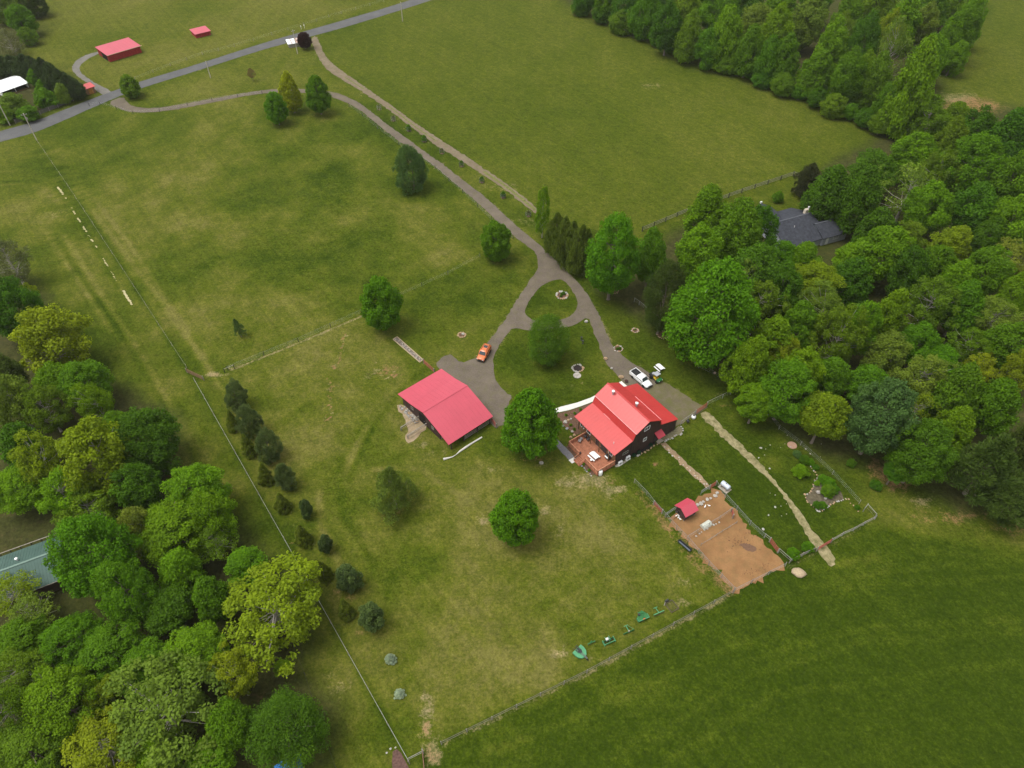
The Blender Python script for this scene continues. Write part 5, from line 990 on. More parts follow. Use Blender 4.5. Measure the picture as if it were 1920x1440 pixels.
fence('field_fence', 'long post and rail fence along the bottom of the lawn', [(828, 1396), (1100, 1262), (1374, 1112)], 1.35, 4.2, .08, GREY, ((.5, .05, .10), (1.15, .05, .10)), M('old_rail', (.15, .135, .105), .9, .1, var=.35, scale=1))
fence('pen_fence', 'wire fence on the field side of the clay pen', [(1376, 1110), (1472, 1062)], 1.4, 3.2, .06, GREY, FR, GALV, (.3, .6, .9))
zc = zm(1170, 820, 4.8)
def zl(pts): return [(1170 + x / 4.8, 820 + y / 4.8) for x, y in pts]
fence('pen_fence', 'wire fence on the lawn side of the clay pen', zl([(375, 718), (470, 830), (580, 940), (760, 1150), (985, 1385)]), 1.4, 3.0, .06, GREY, FR, GALV, (.3, .6, .9))
fence('pen_fence', 'wire fence on the yard side of the clay pen', zl([(825, 430), (905, 540), (1010, 655), (1130, 790), (1260, 905)]), 1.4, 2.6, .06, GALV, FR, GALV, (.3, .6, .9))
fence('pen_fence', 'short galvanised fence beside the hen house', zl([(375, 715), (465, 655)]), 1.4, 2.2, .06, GALV, ((1.3, .06, .06), (.7, .05, .05)), GALV, (.35, .95))
fence('pen_fence', 'short galvanised fence at the head of the clay pen', zl([(690, 515), (770, 465)]), 1.4, 2.0, .06, GALV, ((1.3, .06, .06), (.7, .05, .05)), GALV, (.35, .95))
fence('pen_fence', 'wire fence across the middle of the clay pen', zl([(570, 915), (660, 860), (760, 800), (860, 740), (960, 670)]), 1.2, 2.4, .05, GREY, ((1.15, .05, .05),), GALV, (.3, .7))
fence('pen_fence', 'low weathered fence across the lower clay pen', zl([(690, 975), (780, 920), (880, 855), (1010, 775)]), .8, 1.8, .05, GREY, ((.5, .04, .08),), GREY, (.3,))
fence('yard_fence', 'wire fence from pen up to the deck corner', zl([(90, 410), (200, 520), (270, 610), (370, 720)]), 1.3, 3.2, .06, GREY, ((1.25, .04, .04),), GALV, (.4, .8))
fence('yard_fence', 'short galvanised fence right of the pen gate', zl([(1390, 1040), (1490, 1130)]), 1.3, 3.0, .06, GALV, ((1.25, .07, .06), (.7, .05, .05)), LTR)
fence('yard_fence', 'short galvanised fence left of the pen gate', zl([(1262, 905), (1306, 940)]), 1.3, 2.0, .06, GALV, ((1.25, .07, .06), (.7, .05, .05)), LTR)
zy = lambda pts: [(1420 + x / 4.8, 780 + y / 4.8) for x, y in pts]
fence('yard_fence', 'grey fence between pen corner and the red field gate', zy([(285, 1325), (400, 1265), (505, 1220)]), 1.3, 3.0, .07, GREY, ((1.2, .06, .08), (.6, .05, .08)), GREY, (.3, .9))
fence('yard_fence', 'grey fence from the red field gate to the yard corner', zy([(665, 1135), (760, 1080), (860, 1035), (950, 985), (1055, 930)]), 1.3, 2.6, .07, GALV, ((1.2, .06, .08), (.6, .05, .06)), GREY, (.3, .9))
fence('yard_fence', 'short pale fence turning back at the yard corner', zy([(1055, 915), (975, 825), (950, 860)]), 1.3, 2.5, .07, GALV, ((1.2, .08, .08),), LTR, (.3, .9))
fence('yard_fence', 'galvanised fence from the pad gate to the edge of the right wood', [(1325, 761), (1354, 747), (1384, 732)], 1.35, 3.0, .06, GALV, ((1.3, .06, .06),), GALV, (.3, .6, .9))
fence('yard_fence', 'thin wire fence with white posts along the edge of the right wood', [(1310, 690), (1361, 716), (1384, 733), (1440, 778), (1460, 805), (1500, 835), (1560, 890), (1610, 945)], 1.3, 6.0, .05, LTR, (), GALV, (.4, .8, 1.2))
fence('yard_fence', 'galvanised fence between the house and the pad gate', [(1276, 797), (1290, 787), (1303, 778)], 1.3, 2.2, .06, GALV, ((1.25, .06, .06),), LTR, (.3, .6, .9))
fence('side_fence', 'short wire fence by the dark weeping tree', [(1189, 566), (1198, 572), (1211, 583)], 1.3, 2.2, .06, GALV, ((1.25, .05, .05),), GALV, (.4, .8))
fence('corner_fence', 'pale rail fence stub at the lower end of the boundary fence', [(765, 1428), (794, 1413)], 1.3, 2.0, .07, LTR, ((1.25, .07, .07), (.7, .05, .05)), LTR)
fence('paddock_stub_fence', 'short rail beside the bare gap in the paddock fence', [(422, 699), (440, 691)], 1.2, 3.0, .09, DARK, ((1.1, .08, .08),), LTR)
fence('old_wire_fence', 'dark sagging wire fence beside the left wood', [(552, 1215), (572, 1265), (588, 1315), (608, 1378), (630, 1440)], .9, 9, .05, DARK, (), GALV, (.45, .8), DARK)
fence('roadside_wall_fence', 'grey weathered board fence along the road below the left evergreens', [(30, 232), (60, 222), (110, 202), (152, 183)], 1.5, 3.0, .08, GREY, ((.35, .05, .28), (.7, .05, .28), (1.05, .05, .28), (1.38, .05, .2)), M('dark_weathered_wood', (.10, .095, .085), .9, .1, var=.3))
gate('red steel gate at the end of the parking pad', (1304, 777), (1324, 763), 1.35)
gate('red steel gate in the lower yard fence across the straw path', (1531, 1033), (1556, 1018), 1.3)
gate('red gate standing open on the right of the clay pen', (1443, 1017), (1457, 1036), 1.3)
gate('red gate at the head of the clay pen by the stone path', (1330.5, 917), (1340.5, 910.5), 1.3)
gate('narrow red gate in the middle fence of the pen', (1371.5, 961), (1373, 971), 1.2)
gate('brown open gate at the left end of the paddock fence', (352, 699), (382, 713), 1.25, M('rusty_gate', (.20, .10, .07), .8))
gate('rusty red panel gate behind the barn near the long bed', (795, 682), (814, 699), 1.3)
gate('rusty red panel gate at the barn corner by the drive', (921, 789), (930, 802), 1.3)
gate('rusty gate at the lower tip of the boundary fence', (793, 1412), (796, 1446), 1.25, M('rusty_gate', (.2, .1, .07), .8))
gate('red gate half way along the yard fence by the lawn', (1226, 947), (1240, 962), 1.2)

# ---------------------------------------------------------------- things on the deck and round the house
def at(zf, x, y, z=0): return zf(x, y, z)
zd = zm(1020, 800, 10.667)
def table(label, c, ang, z, grp='white picnic tables'):
    o = thing('picnic_table', label, 'table', (c.x, c.y, z), ang, grp)
    for i in range(5): MB().box((0, -.36 + .18 * i, .74), (1.85, .172, .04)).build('plank', WHT, o)
    for s_ in (-1, 1):
        b_ = MB().box((0, s_ * .74, .44), (1.85, .27, .04)).build('bench', WHT, o)
        MB().bar((s_ * .7, -.62, 0.02), (s_ * .7, -.12, .70), .06, .05).build('leg', GALV, o); MB().bar((s_ * .7, .62, .02), (s_ * .7, .12, .70), .06, .05).build('leg', GALV, o)
        MB().bar((s_ * .7, -.84, .41), (s_ * .7, .84, .41), .05, .05).build('cross_bar', GALV, o)
    return o
a, b = zd(970, 485, 1.45), zd(1100, 600, 1.45); ang = math.atan2((b - a).y, (b - a).x)
table('white picnic table with benches on the wooden deck', zd(1000, 570, 1.45), ang, .725)
a, b = z5(740, 262, .7), z5(812, 325, .7)
table('white picnic table with benches on the grass by the utility cart', z5(748, 305, .7), math.atan2((b - a).y, (b - a).x), 0.0)
c = zd(945, 668, 1.1); o = thing('deck_stool', 'round white stool beside the deck table', 'stool', (c.x, c.y, .725)); MB().lathe([(.22, .42), (.24, .45), (.22, .48)], (0, 0, 0), 12).build('seat', WHT, o)
for k in range(3): MB().tube([(.16 * math.cos(2.1 * k), .16 * math.sin(2.1 * k), .42), (.22 * math.cos(2.1 * k), .22 * math.sin(2.1 * k), 0)], .025).build('leg', GALV, o)
c = zd(1275, 612, 1.2); o = thing('barbecue_grill', 'black barbecue grill with steel side shelf on the deck', 'grill', (c.x, c.y, .725), HA + 1.57)
MB().rbox((0, 0, .45), (1.0, .55, .7), .04).build('cabinet', BLK, o); MB().extr([(-.5, .82), (.5, .82), (.5, 1.0), (.4, 1.12), (-.4, 1.12), (-.5, 1.0)], -.28, .28).build('lid', BLK, o); MB().box((0, .42, .86), (.85, .26, .03)).build('side_shelf', WHT, o)
for x in (-.42, .42): MB().lathe([(.08, -.03), (.08, .03)], (x, .25, .09), 8, axis='y').build('wheel', RUBBER, o)
def chair(label, c, ang, mat, z=.725, grp='chairs on the deck'):
    o = thing('deck_chair', label, 'chair', (c.x, c.y, z), ang, grp); MB().rbox((0, 0, .42), (.55, .55, .08), .03).build('seat', mat, o); MB().rbox((-.27, 0, .72), (.08, .55, .6), .03).build('backrest', mat, o)
    for x, y in ((.24, .24), (.24, -.24), (-.24, .24), (-.24, -.24)): MB().box((x, y, .2), (.05, .05, .4)).build('leg', BLK, o)
    for y in (-.29, .29): MB().box((0, y, .6), (.5, .05, .05)).build('armrest', BLK, o)
cush = M('grey_cushion', (.42, .42, .42), .9); dcush = M('dark_cushion', (.05, .045, .05), .9)
chair('deck chair with pale cushion nearest the deck rail', zd(715, 285, 1.1), HA + .5, cush); chair('deck chair with pale cushion, second from the deck rail', zd(740, 240, 1.1), HA + .9, cush)
chair('dark deck chair against the porch wall, left one', zd(820, 195, 1.1), HA + 2.6, dcush); chair('dark deck chair against the porch wall, right one', zd(880, 250, 1.1), HA + 3.2, dcush)
c = zd(720, 522, 1.0); o = thing('flower_pot', 'black pot at the head of the deck stairs', 'pot', (c.x, c.y, .725)); MB().lathe([(.14, 0), (.2, .36), (.23, .38), (.2, .38), (.17, .33)], n=12).build('pot', BLK, o); MB().lathe([(.18, .30), (.02, .34)], n=10).build('soil', mulch, o)
c = zd(1122, 965, 0); o = thing('gas_tank', 'upright white gas tank at the outer corner of the deck', 'tank', (c.x, c.y, 0)); MB().lathe([(.05, .08), (.38, .16), (.42, .3), (.42, 1.15), (.34, 1.32), (.12, 1.38)], n=16).build('tank', WHT, o, True)
MB().lathe([(.16, 1.34), (.16, 1.52), (.14, 1.52), (.14, 1.36)], n=12).build('collar', GALV, o); MB().lathe([(.36, 0), (.36, .14), (.32, .14), (.32, 0)], n=12).build('foot_ring', GALV, o)
for i, (x, y) in enumerate(((1675, 655), (1520, 755))):
    c = zd(x, y, 0); o = thing('heat_pump', '%s white heat pump unit beside the brown wall' % ('right', 'left')[i], 'heat pump', (c.x, c.y, 0), HA, 'heat pumps by the house'); MB().rbox((0, 0, .52), (.95, .38, .85), .04).build('case', WHT, o); f = MB().lathe([(.30, -.02), (.30, .0)], (-.12, -.195, .55), 14, axis='y').build('fan_grille', M('grey_grille', (.3, .3, .3), .6), o)
    for k in range(4): MB().box((-.12, -.222, .37 + .12 * k), (.5, .012, .02)).build('blade', DARK, f)
    MB().box((0, 0, .05), (1.05, .5, .1)).build('base', conc, o); MB().tube([(.3, .2, .3), (.3, .35, .3), (.3, .42, 1.2)], .03).build('pipe', LTR, o)
struct(sheet('gravel_strip', [[tuple(zd(*p))[:2] for p in [(1420, 770), (1700, 640), (1745, 640), (1500, 800), (1430, 810)]]], .016, M('pea_gravel', (.33, .30, .24), .9, .1, var=.3, scale=5), .03, 0, .6, pix=False))
ze = zm(1100, 740, 9.6)
struct(sheet('garden_bed', [[tuple(ze(*p))[:2] for p in [(800, 1075), (860, 1040), (1200, 840), (1250, 870), (1180, 950), (1000, 1050), (900, 1115), (840, 1110)]]], .018, M('dark_soil', (.03, .027, .025), .95, .05, var=.4), .04, 0, .8, pix=False))
struct(sheet('paving_slab', [[tuple(ze(*p))[:2] for p in [(1250, 850), (1310, 775), (1390, 830), (1290, 890)]]], .03, conc, .0, 0, 4, pix=False)).data.materials[0] = M('worn_concrete', (.36, .31, .25), .9)
struct(sheet('gravel_strip', [[tuple(ze(*p))[:2] for p in [(1320, 770), (1560, 640), (1660, 560), (1740, 650), (1700, 700), (1500, 790), (1390, 840)]]], .014, M('mossy_gravel', (.19, .17, .10), .9, .1, var=.35, scale=3), .05, 0, .8, pix=False))
# stone edgings, each stone its own piece
RK = [MB().rock((0, 0, 0), (1, 1, .7), s).mesh('stone', STONE) for s in range(4)] ; RKP = [MB().rock((0, 0, 0), (1, 1, .7), s + 9).mesh('stone', PSTONE) for s in range(4)]; RKO = [MB().rock((0, 0, 0), (1, 1, .7), s + 19).mesh('stone', OSTONE) for s in range(4)]
SLT = [MB().rock((0, 0, 0), (1, 1, .4), s + 29).mesh('stone', slate) for s in range(3)]
def stones(o, P, step, size, sets, seed=0, jit=.1):
    rn = random.Random(seed); pts = []; 
    for a, b in zip(P, P[1:]):
        n = max(1, int((b - a).length / step)); pts += [a.lerp(b, i / n) for i in range(n)]
    for q in pts + [P[-1]]:
        s_ = size * rn.uniform(.7, 1.35); inst('stone', rn.choice(rn.choice(sets)), o, (q.x - o.location.x + rn.gauss(0, jit), q.y - o.location.y + rn.gauss(0, jit), s_ * .2), (0, 0, rn.random() * 6), (s_ * rn.uniform(.9, 1.3), s_, s_ * .8))
def edging(label, P, step=.45, size=.42, sets=(RKP, RKO), name='stone_edging', seed=0, cat='edging'):
    o = thing(name, label, cat, P[0]); stones(o, P, step, size, sets, seed); return o
edging('row of pale stones edging the bed along the brown wall', [ze(*p) for p in [(905, 1110), (1000, 1060), (1080, 1010), (1180, 945), (1260, 890), (1310, 870)]], seed=2)
edging('row of grey stones edging the mossy strip by the house wing', [ze(*p) for p in [(1400, 840), (1500, 795), (1620, 730), (1720, 690), (1735, 650), (1690, 580)]], seed=3, sets=(RK, RKP))
edging('row of stones edging the bed below the deck', [zh(*p) for p in [(390, 1175), (450, 1240), (520, 1310), (570, 1360)]], seed=4, sets=(RK, SLT))
edging('grey stone slabs edging the bed left of the porch', [zh(*p) for p in [(395, 640), (330, 670), (255, 715), (225, 750), (270, 790), (330, 830), (370, 870)]], .8, .75, (SLT, RK, RKO), seed=5)
edging('line of grey stepping stones across the head of the pen', [zc(*p) for p in [(660, 610), (720, 580), (780, 545), (840, 508)]], .62, .62, (RK,), 'stepping_stones', 6, 'stones')
edging('line of stones along the middle pen fence', [zc(*p) for p in [(650, 890), (700, 850), (780, 805), (850, 765)]], .55, .42, (RK, RKP), 'stone_row', 7, 'stones')
edging('scatter of pale stones paving the path to the pen', [zc(*p) for p in [(345, 65), (430, 150), (520, 235), (600, 310), (680, 375), (755, 445)]], .42, .30, (RKP, RKO, RK), 'path_stones', 8, 'stones')
for ch in bpy.data.objects['path_stones'].children: ch.location.x += random.Random(ch.name).gauss(0, .32); ch.location.y += random.Random(ch.name + 'a').gauss(0, .25); ch.scale.z *= .35; ch.location.z = .03
# rock garden in the yard
Zy = lambda x, y, z=0: g(1420 + x / 4.8, 780 + y / 4.8, z)
struct(sheet('rock_garden_bed', [[tuple(Zy(*p))[:2] for p in [(545, 540), (570, 520), (700, 620), (800, 750), (700, 775), (640, 820), (570, 855), (510, 820), (430, 750), (440, 710), (500, 650), (520, 580)]]], .016, mulch, .05, 1, .8, pix=False)).data.materials[0] = M('garden_soil', (.10, .085, .055), .95, .05, var=.4, scale=2)
edging('tan stone edging round the rock garden', [Zy(*p) for p in [(485, 455), (520, 510), (550, 545), (515, 590), (500, 650), (470, 690), (430, 715), (440, 765), (500, 820), (560, 858), (630, 825), (680, 790), (750, 755), (815, 745)]], .42, .36, (RKO, RKP), seed=11)
edging('thin stone edging right of the rock garden', [Zy(*p) for p in [(815, 760), (860, 810), (910, 850)]], .5, .28, (RKO,), seed=12)
for i, (x, y, s_) in enumerate([(545, 690, .9), (610, 745, .7)]):
    c = Zy(x, y); o = MB().rock((0, 0, .22), (s_, s_ * .85, s_ * .7), 40 + i).build('boulder', STONE); o.location = c; tag(o, ['larger grey boulder in the middle of the rock garden', 'smaller grey boulder at the lower edge of the rock garden'][i], 'boulder', 'rock garden boulders')
ru = random.Random(3)
def px_of(zf, x, y): q = zf(x, y); return q
def shrub(px, py, r, hue, label, kind='bush', grp=None, name='garden_shrub', col=None):
    t_ = plant(px, py, r, r * .9, hue, kind, .02, name, label, 'shrub', grp, .8)
    if col: t_.children[0].color = (*col, 1)
    return t_
yp = lambda x, y: (1420 + x / 4.8, 780 + y / 4.8)
for i, (x, y, r, h) in enumerate([(590, 560, 9, 'mid'), (650, 600, 12, 'vivid'), (640, 670, 14, 'mid'), (700, 660, 9, 'deep'), (540, 800, 8, 'deep'), (590, 800, 8, 'mid'), (430, 390, 10, 'deep'), (480, 410, 8, 'mid'), (360, 340, 8, 'blue'), (530, 460, 6, 'deep'), (850, 420, 9, 'deep'), (1070, 620, 11, 'deep'), (900, 820, 5, 'deep'), (540, 600, 6, 'lime')]):
    shrub(*yp(x, y), r, h, ['upper shrub of the rock garden', 'vivid shrub in the rock garden', 'broad green shrub at heart of the rock garden', 'dark shrub on right side of the rock garden', 'dark low plant at bottom left of the rock garden', 'low plant at the bottom of the rock garden', 'dark shrub above the round bright bush', 'green shrub right of the dark one above the bush', 'bluish shrub beside the tan oval disc', 'small dark plant above the rock garden', 'dark plant under the leaning trunk', 'low dark plant on the bare ground by the wood', 'small dark plant near the yard corner', 'lime plant at left of the rock garden'][i])
# white stones scattered in the yard
ws = [(30, 290, .62), (75, 298, .2), (115, 262, .3), (65, 352, .25), (12, 378, .4), (110, 474, .45), (115, 695, .2), (160, 712, .28), (160, 822, .55), (212, 812, .22), (100, 893, .4), (262, 792, .22), (218, 900, .2), (262, 883, .22), (52, 1022, .65), (248, 252, .2), (210, 285, .18), (435, 298, .4), (475, 342, .4), (575, 252, .2), (568, 368, .2), (268, 175, .2)]
o_w = None
for i, (x, y, s_) in enumerate(ws):
    c = Zy(x, y); o = bpy.data.objects.new('white_stone', RKP[i % 4]); COL.objects.link(o); o.location = (c.x, c.y, s_ * .18); o.scale = (s_, s_ * .8, s_ * .6); o.rotation_euler = (0, 0, i)
    tag(o, 'white stone on the yard grass, %s from top of the scattered ones' % ORD[sorted(range(len(ws)), key=lambda k: ws[k][1]).index(i)], 'stone', 'white stones scattered in the yard')
c = Zy(312, 265); o = thing('round_slab', 'tan oval slab lying at the edge of the right wood', 'slab', c, .5); MB().lathe([(.9, .0), (.95, .08), (.9, .16), (.1, .18)], n=18).build('disc', M('tan_slab', (.36, .22, .15), .8), o); MB().rock((-.7, -.25, .25), (.3, .3, .25), 3).build('stone', PSTONE, o)
# planter rings and boulders on the loop lawns
def ringbed(label, c, rad, sets, plants=0, soil=mulch, seed=0, name='planting_ring', step=.38, size=.36):
    o = thing(name, label, 'planting ring', c); MB().lathe([(rad * .92, 0.0), (rad * .92, .05), (.05, .10)], (0, 0, .005), 16).build('soil', soil, o)
    P = [c + Vector((rad * math.cos(t * math.pi / 8), rad * math.sin(t * math.pi / 8), 0)) for t in range(17)]; stones(o, P, step, size, sets, seed, .04)
    rn = random.Random(seed)
    for k in range(plants):
        cm = PROTO['bush'][k % 2][0]; t_ = rn.random() * 6.28; q = rad * .5 * rn.random(); s_ = rad * rn.uniform(.25, .4); p = inst('plant', cm, o, (q * math.cos(t_), q * math.sin(t_), s_ * .8), (0, 0, k), (s_, s_, s_ * .8)); p.color = (*HUE['deep'], 1)
    return o
z3 = zm(880, 400, 5.333)
ringbed('ring of white stones with plants on the teardrop island', z3(928, 822), 1.35, (RKP, RKP, RKO), 3, seed=1, size=.6)
ringbed('stone fire ring with dark middle on the loop lawn', zh(405, 68), 1.15, (RKO, RKP), 0, M('ash', (.03, .022, .02), .95), seed=2, size=.5, name='fire_ring')
c = zh(398, 155); o = thing('well_cover', 'round grey stone disc with pale knob below the fire ring', 'cover', c); MB().lathe([(.85, 0), (.85, .10), (.55, .16), (.1, .18)], n=18).build('disc', STONE, o); MB().rock((0, 0, .3), (.5, .5, .35), 4).build('knob', PSTONE, o)
ringbed('small stone ring with plant right of the right-hand drive', z3(1658, 1172), .75, (RKP, RKO), 1, seed=3)
ringbed('stone ring at the edge of the big vivid tree', g(1243, 628), 1.3, (RKO,), 2, seed=4)
ringbed('stone ring with low plants beside the drive bend', z3(1488, 1355), .95, (RKO, RKP), 2, seed=5)
ringbed('stone ring under the tall vivid tree by the cypresses', g(1150, 545), 1.2, (RKO,), 0, seed=8)
o = ringbed('small ring with white stone on the lawn above the barn', zo(868, 180), .85, (RKO,), 0, seed=6); MB().rock((.3, .05, .3), (.8, .7, .55), 9).build('white_boulder', PSTONE, o)
ringbed('terracotta stone ring at the wood edge', g(1299, 664), .5, (RKO,), 0, seed=16)
for i, (c, s_, m_, lab) in enumerate([(z3(1170, 1090), 1.1, PSTONE, 'pale boulder at the right tip of the cross drive'), (z5(95, 215), 1.1, OSTONE, 'upper tan boulder on the left edge of the drive to the house'), (z5(170, 328), .7, PSTONE, 'small pale boulder on the drive edge, middle of three'), (z5(282, 440), 1.3, OSTONE, 'largest tan boulder on the drive edge by the walkway'), (zh(320, 900), .8, OSTONE, 'tan boulder by the porch corner'), (z5(1408, 385), .7, OSTONE, 'small orange boulder at the wood edge above the yard fence'), (g(1015, 869), 1.0, STONE, 'grey boulder on bare earth below the large vivid tree')]):
    o = MB().rock((0, 0, s_ * .25), (s_, s_ * .8, s_ * .65), 60 + i).build('boulder', m_); o.location = c; tag(o, lab, 'boulder')
for i, (x, y) in enumerate([(1120, 1268), (1133, 1303)]):
    c = z3(x, y); o = thing('garden_urn', 'dark garden urn on the loop lawn, %s of the pair' % ('upper', 'lower')[i], 'urn', c, 0, 'garden urns'); MB().lathe([(.2, 0), (.2, .08), (.08, .15), (.08, .5), (.22, .7), (.26, .95), (.2, .95)], n=12).build('urn', DARK, o); MB().lathe([(.19, .9), (.02, .93)], n=10).build('soil', mulch, o)
c = z5(345, 492); o = thing('flower_pot', 'dark brown pot standing on the drive by the walkway end', 'pot', c); MB().lathe([(.22, 0), (.34, .5), (.38, .52), (.34, .52), (.3, .45)], n=12).build('pot', M('brown_glaze', (.05, .02, .018), .4), o); MB().lathe([(.31, .42), (.02, .46)], n=10).build('soil', mulch, o)
c = z5(1150, 925); o = thing('gas_bottle', 'white round tank with dark top beside the fence of the pad', 'tank', c); MB().lathe([(.3, .05), (.44, .25), (.46, .6), (.38, .8), (.15, .86)], n=14).build('tank', WHT, o, True); MB().lathe([(.2, .84), (.2, 1.0), (.1, 1.02)], n=10).build('collar', DARK, o)
c = z5(1080, 985); o = thing('kettle_grill', 'small black kettle grill left of the white round tank', 'grill', c); MB().lathe([(.05, .45), (.3, .55), (.36, .75), (.3, .95), (.05, 1.03)], n=14).build('kettle', BLK, o, True)
for k in range(3): MB().tube([(.15 * math.cos(2.1 * k), .15 * math.sin(2.1 * k), .55), (.3 * math.cos(2.1 * k), .3 * math.sin(2.1 * k), 0)], .02).build('leg', DARK, o)
for i, (x, y) in enumerate([(1155, 900), (945, 1035), (850, 1085)]):
    c = ze(x, y); px, py = 1100 + x / 9.6, 740 + y / 9.6; shrub(px, py, 4.2, 'blue', 'dark teal shrub in the bed along the brown wall, %s' % ('rightmost', 'middle', 'leftmost')[i], grp='wall bed shrubs', col=(.03, .075, .05))
for i, (x, y) in enumerate([(265, 625), (370, 605), (438, 560), (320, 745), (365, 795), (475, 1215), (540, 1290)]):
    shrub(1020 + x / 6.4, 680 + y / 6.4, 3.0, 'mid', 'small young plant in the mulch near the deck, %s from top' % ORD[[3, 2, 1, 4, 5, 6, 7][i] - 1], grp='young plants in the mulch beds')
# ---------------------------------------------------------------- pen and field things
c = zc(905, 460); d = zc(940, 480) - zc(868, 420); o = thing('water_tank', 'silver horizontal tank on a timber stand above the pen', 'tank', c, math.atan2(d.y, d.x))
MB().lathe([(.1, -.95), (.45, -.88), (.5, -.75), (.5, .75), (.45, .88), (.1, .95)], (0, 0, 1.0), 16, axis='x').build('tank', roofmat('silver_paint', (.46, .50, .55), .4), o, True)
for x in (-.6, .6): MB().box((x, 0, .25), (.12, 1.0, .5)).build('stand', GREY, o)
MB().box((0, 0, .06), (2.1, 1.5, .1)).build('base', M('worn_concrete', (.36, .31, .25), .9), o); MB().lathe([(.09, 0), (.09, .12)], (0, 0, 1.48), 8).build('cap', DARK, o)
a, b = zc(490, 940), zc(595, 1030); c = (a + b) / 2; d = b - a; o = thing('feed_trough', 'long black feed trough on the grass beside the pen', 'trough', (c.x, c.y, 0), math.atan2(d.y, d.x)); L = d.length
for s_ in (-1, 1): MB().add([(-L / 2, s_ * .18, .2), (L / 2, s_ * .18, .2), (L / 2, s_ * .34, .55), (-L / 2, s_ * .34, .55), (-L / 2, s_ * .15, .2), (L / 2, s_ * .15, .2), (L / 2, s_ * .30, .55), (-L / 2, s_ * .30, .55)], [(0, 1, 2, 3), (7, 6, 5, 4), (3, 2, 6, 7), (0, 3, 7, 4), (1, 5, 6, 2)]).build('side', BLK, o); MB().add([(s_ * L / 2, -.18, .2), (s_ * L / 2, .18, .2), (s_ * L / 2, .33, .55), (s_ * L / 2, -.33, .55), (s_ * (L / 2 + .05), -.18, .2), (s_ * (L / 2 + .05), .18, .2), (s_ * (L / 2 + .05), .33, .55), (s_ * (L / 2 + .05), -.33, .55)], [(0, 1, 2, 3), (7, 6, 5, 4), (0, 4, 5, 1), (1, 5, 6, 2), (2, 6, 7, 3), (3, 7, 4, 0)]).build('end', BLK, o); MB().box((s_ * (L / 2 - .3), 0, .09), (.08, .6, .2)).build('foot', BLK, o)
MB().box((0, 0, .2), (L, .36, .03)).build('bottom', M('slate_blue', (.10, .12, .15), .6), o)
a, b = zc(705, 815), zc(768, 775); c = (a + b) / 2; d = b - a; o = thing('duck_shelter', 'pale domed shelter lying in the middle of the pen', 'shelter', (c.x, c.y, 0), math.atan2(d.y, d.x))
MB().extr([(-.6, 0), (.6, 0), (.58, .3), (.42, .6), (.15, .72), (-.15, .72), (-.42, .6), (-.58, .3)], -.95, .95).build('dome', M('pale_plastic', (.46, .47, .40), .6), o).rotation_euler = (0, 0, 1.57); MB().box((.96, 0, .22), (.04, .5, .44)).build('opening', SHADE, o)  # dark plate painted as the shade in the mouth of the dome
# white ducks by the hen house: body, neck and head in one skin
def duck(label, c, ang):
    o = thing('duck', label, 'duck', c, ang, 'white ducks by the hen house'); mb = MB()
    sec = [(-.30, .03, .30), (-.20, .10, .26), (-.05, .14, .24), (.12, .12, .26), (.20, .075, .34), (.23, .05, .44), (.25, .06, .52), (.31, .04, .52), (.34, .015, .50)]
    rings = [[(x, r_ * math.cos(k * math.pi / 4), z + r_ * math.sin(k * math.pi / 4)) for k in range(8)] for x, r_, z in sec]; loft(rings, mb); mb.build('body', WHT, o, True)
    MB().box((.38, 0, .495), (.09, .05, .025)).build('bill', YELLOW, o)
    for y in (-.05, .05): MB().tube([(0, y, .16), (0, y, .02)], .014, 5).build('leg', YELLOW, o); MB().box((.03, y, .012), (.10, .06, .02)).build('foot', YELLOW, o)
for i, (x, y, a_, lab) in enumerate([(472, 712, .4, 'white duck farthest left by the hen house'), (488, 706, 2.0, 'white duck nearest the hen house wall'), (486, 728, 4.0, 'white duck in the middle of the flock'), (503, 742, 5.2, 'lowest white duck of the flock by the hen house'), (727, 630, 1.0, 'white duck out in the pen, left of two'), (762, 621, 3.0, 'white duck out in the pen, right of two')]): duck(lab, zc(x, y), a_)
c = zc(1120, 993); struct(sheet('wet_patch', [[(c.x + 1.5 * math.cos(t) * (.9 + .2 * math.sin(3 * t)), c.y + .8 * math.sin(t) - .45 * math.cos(t)) for t in [k * .52 for k in range(12)]]], .016, M('wet_clay', (.13, .07, .04), .7, .3), .04, 1, .5, pix=False))
rd = random.Random(8); mb = MB()
for i in range(90): x, y = rd.gauss(1060, 75), rd.gauss(930, 55); q = zc(x, y); s_ = rd.uniform(.06, .22); mb.rock((q.x, q.y, .03), (s_, s_, s_ * .5), i, n=5, rings=3)
for i in range(70): t_ = rd.random(); q = zc(1100 + 220 * t_ + rd.gauss(0, 30), 1240 - 90 * t_ + rd.gauss(0, 18)); s_ = rd.uniform(.05, .16); mb.rock((q.x, q.y, .03), (s_, s_, s_ * .5), i, n=5, rings=3)
tag(mb.build('dung', M('dung', (.09, .052, .03), .95)), 'dark droppings and clods strewn over the lower clay pen', 'dung', None, 'stuff')
c = g(1497, 1075); o = MB().rock((0, 0, .25), (2.6, 2.2, 1.1), 71, n=11, rings=6).build('sand_heap', M('sand', (.36, .28, .18), .95, .05, var=.2), None, True); o.location = c; tag(o, 'tan sand heap just outside the lower yard fence', 'heap')
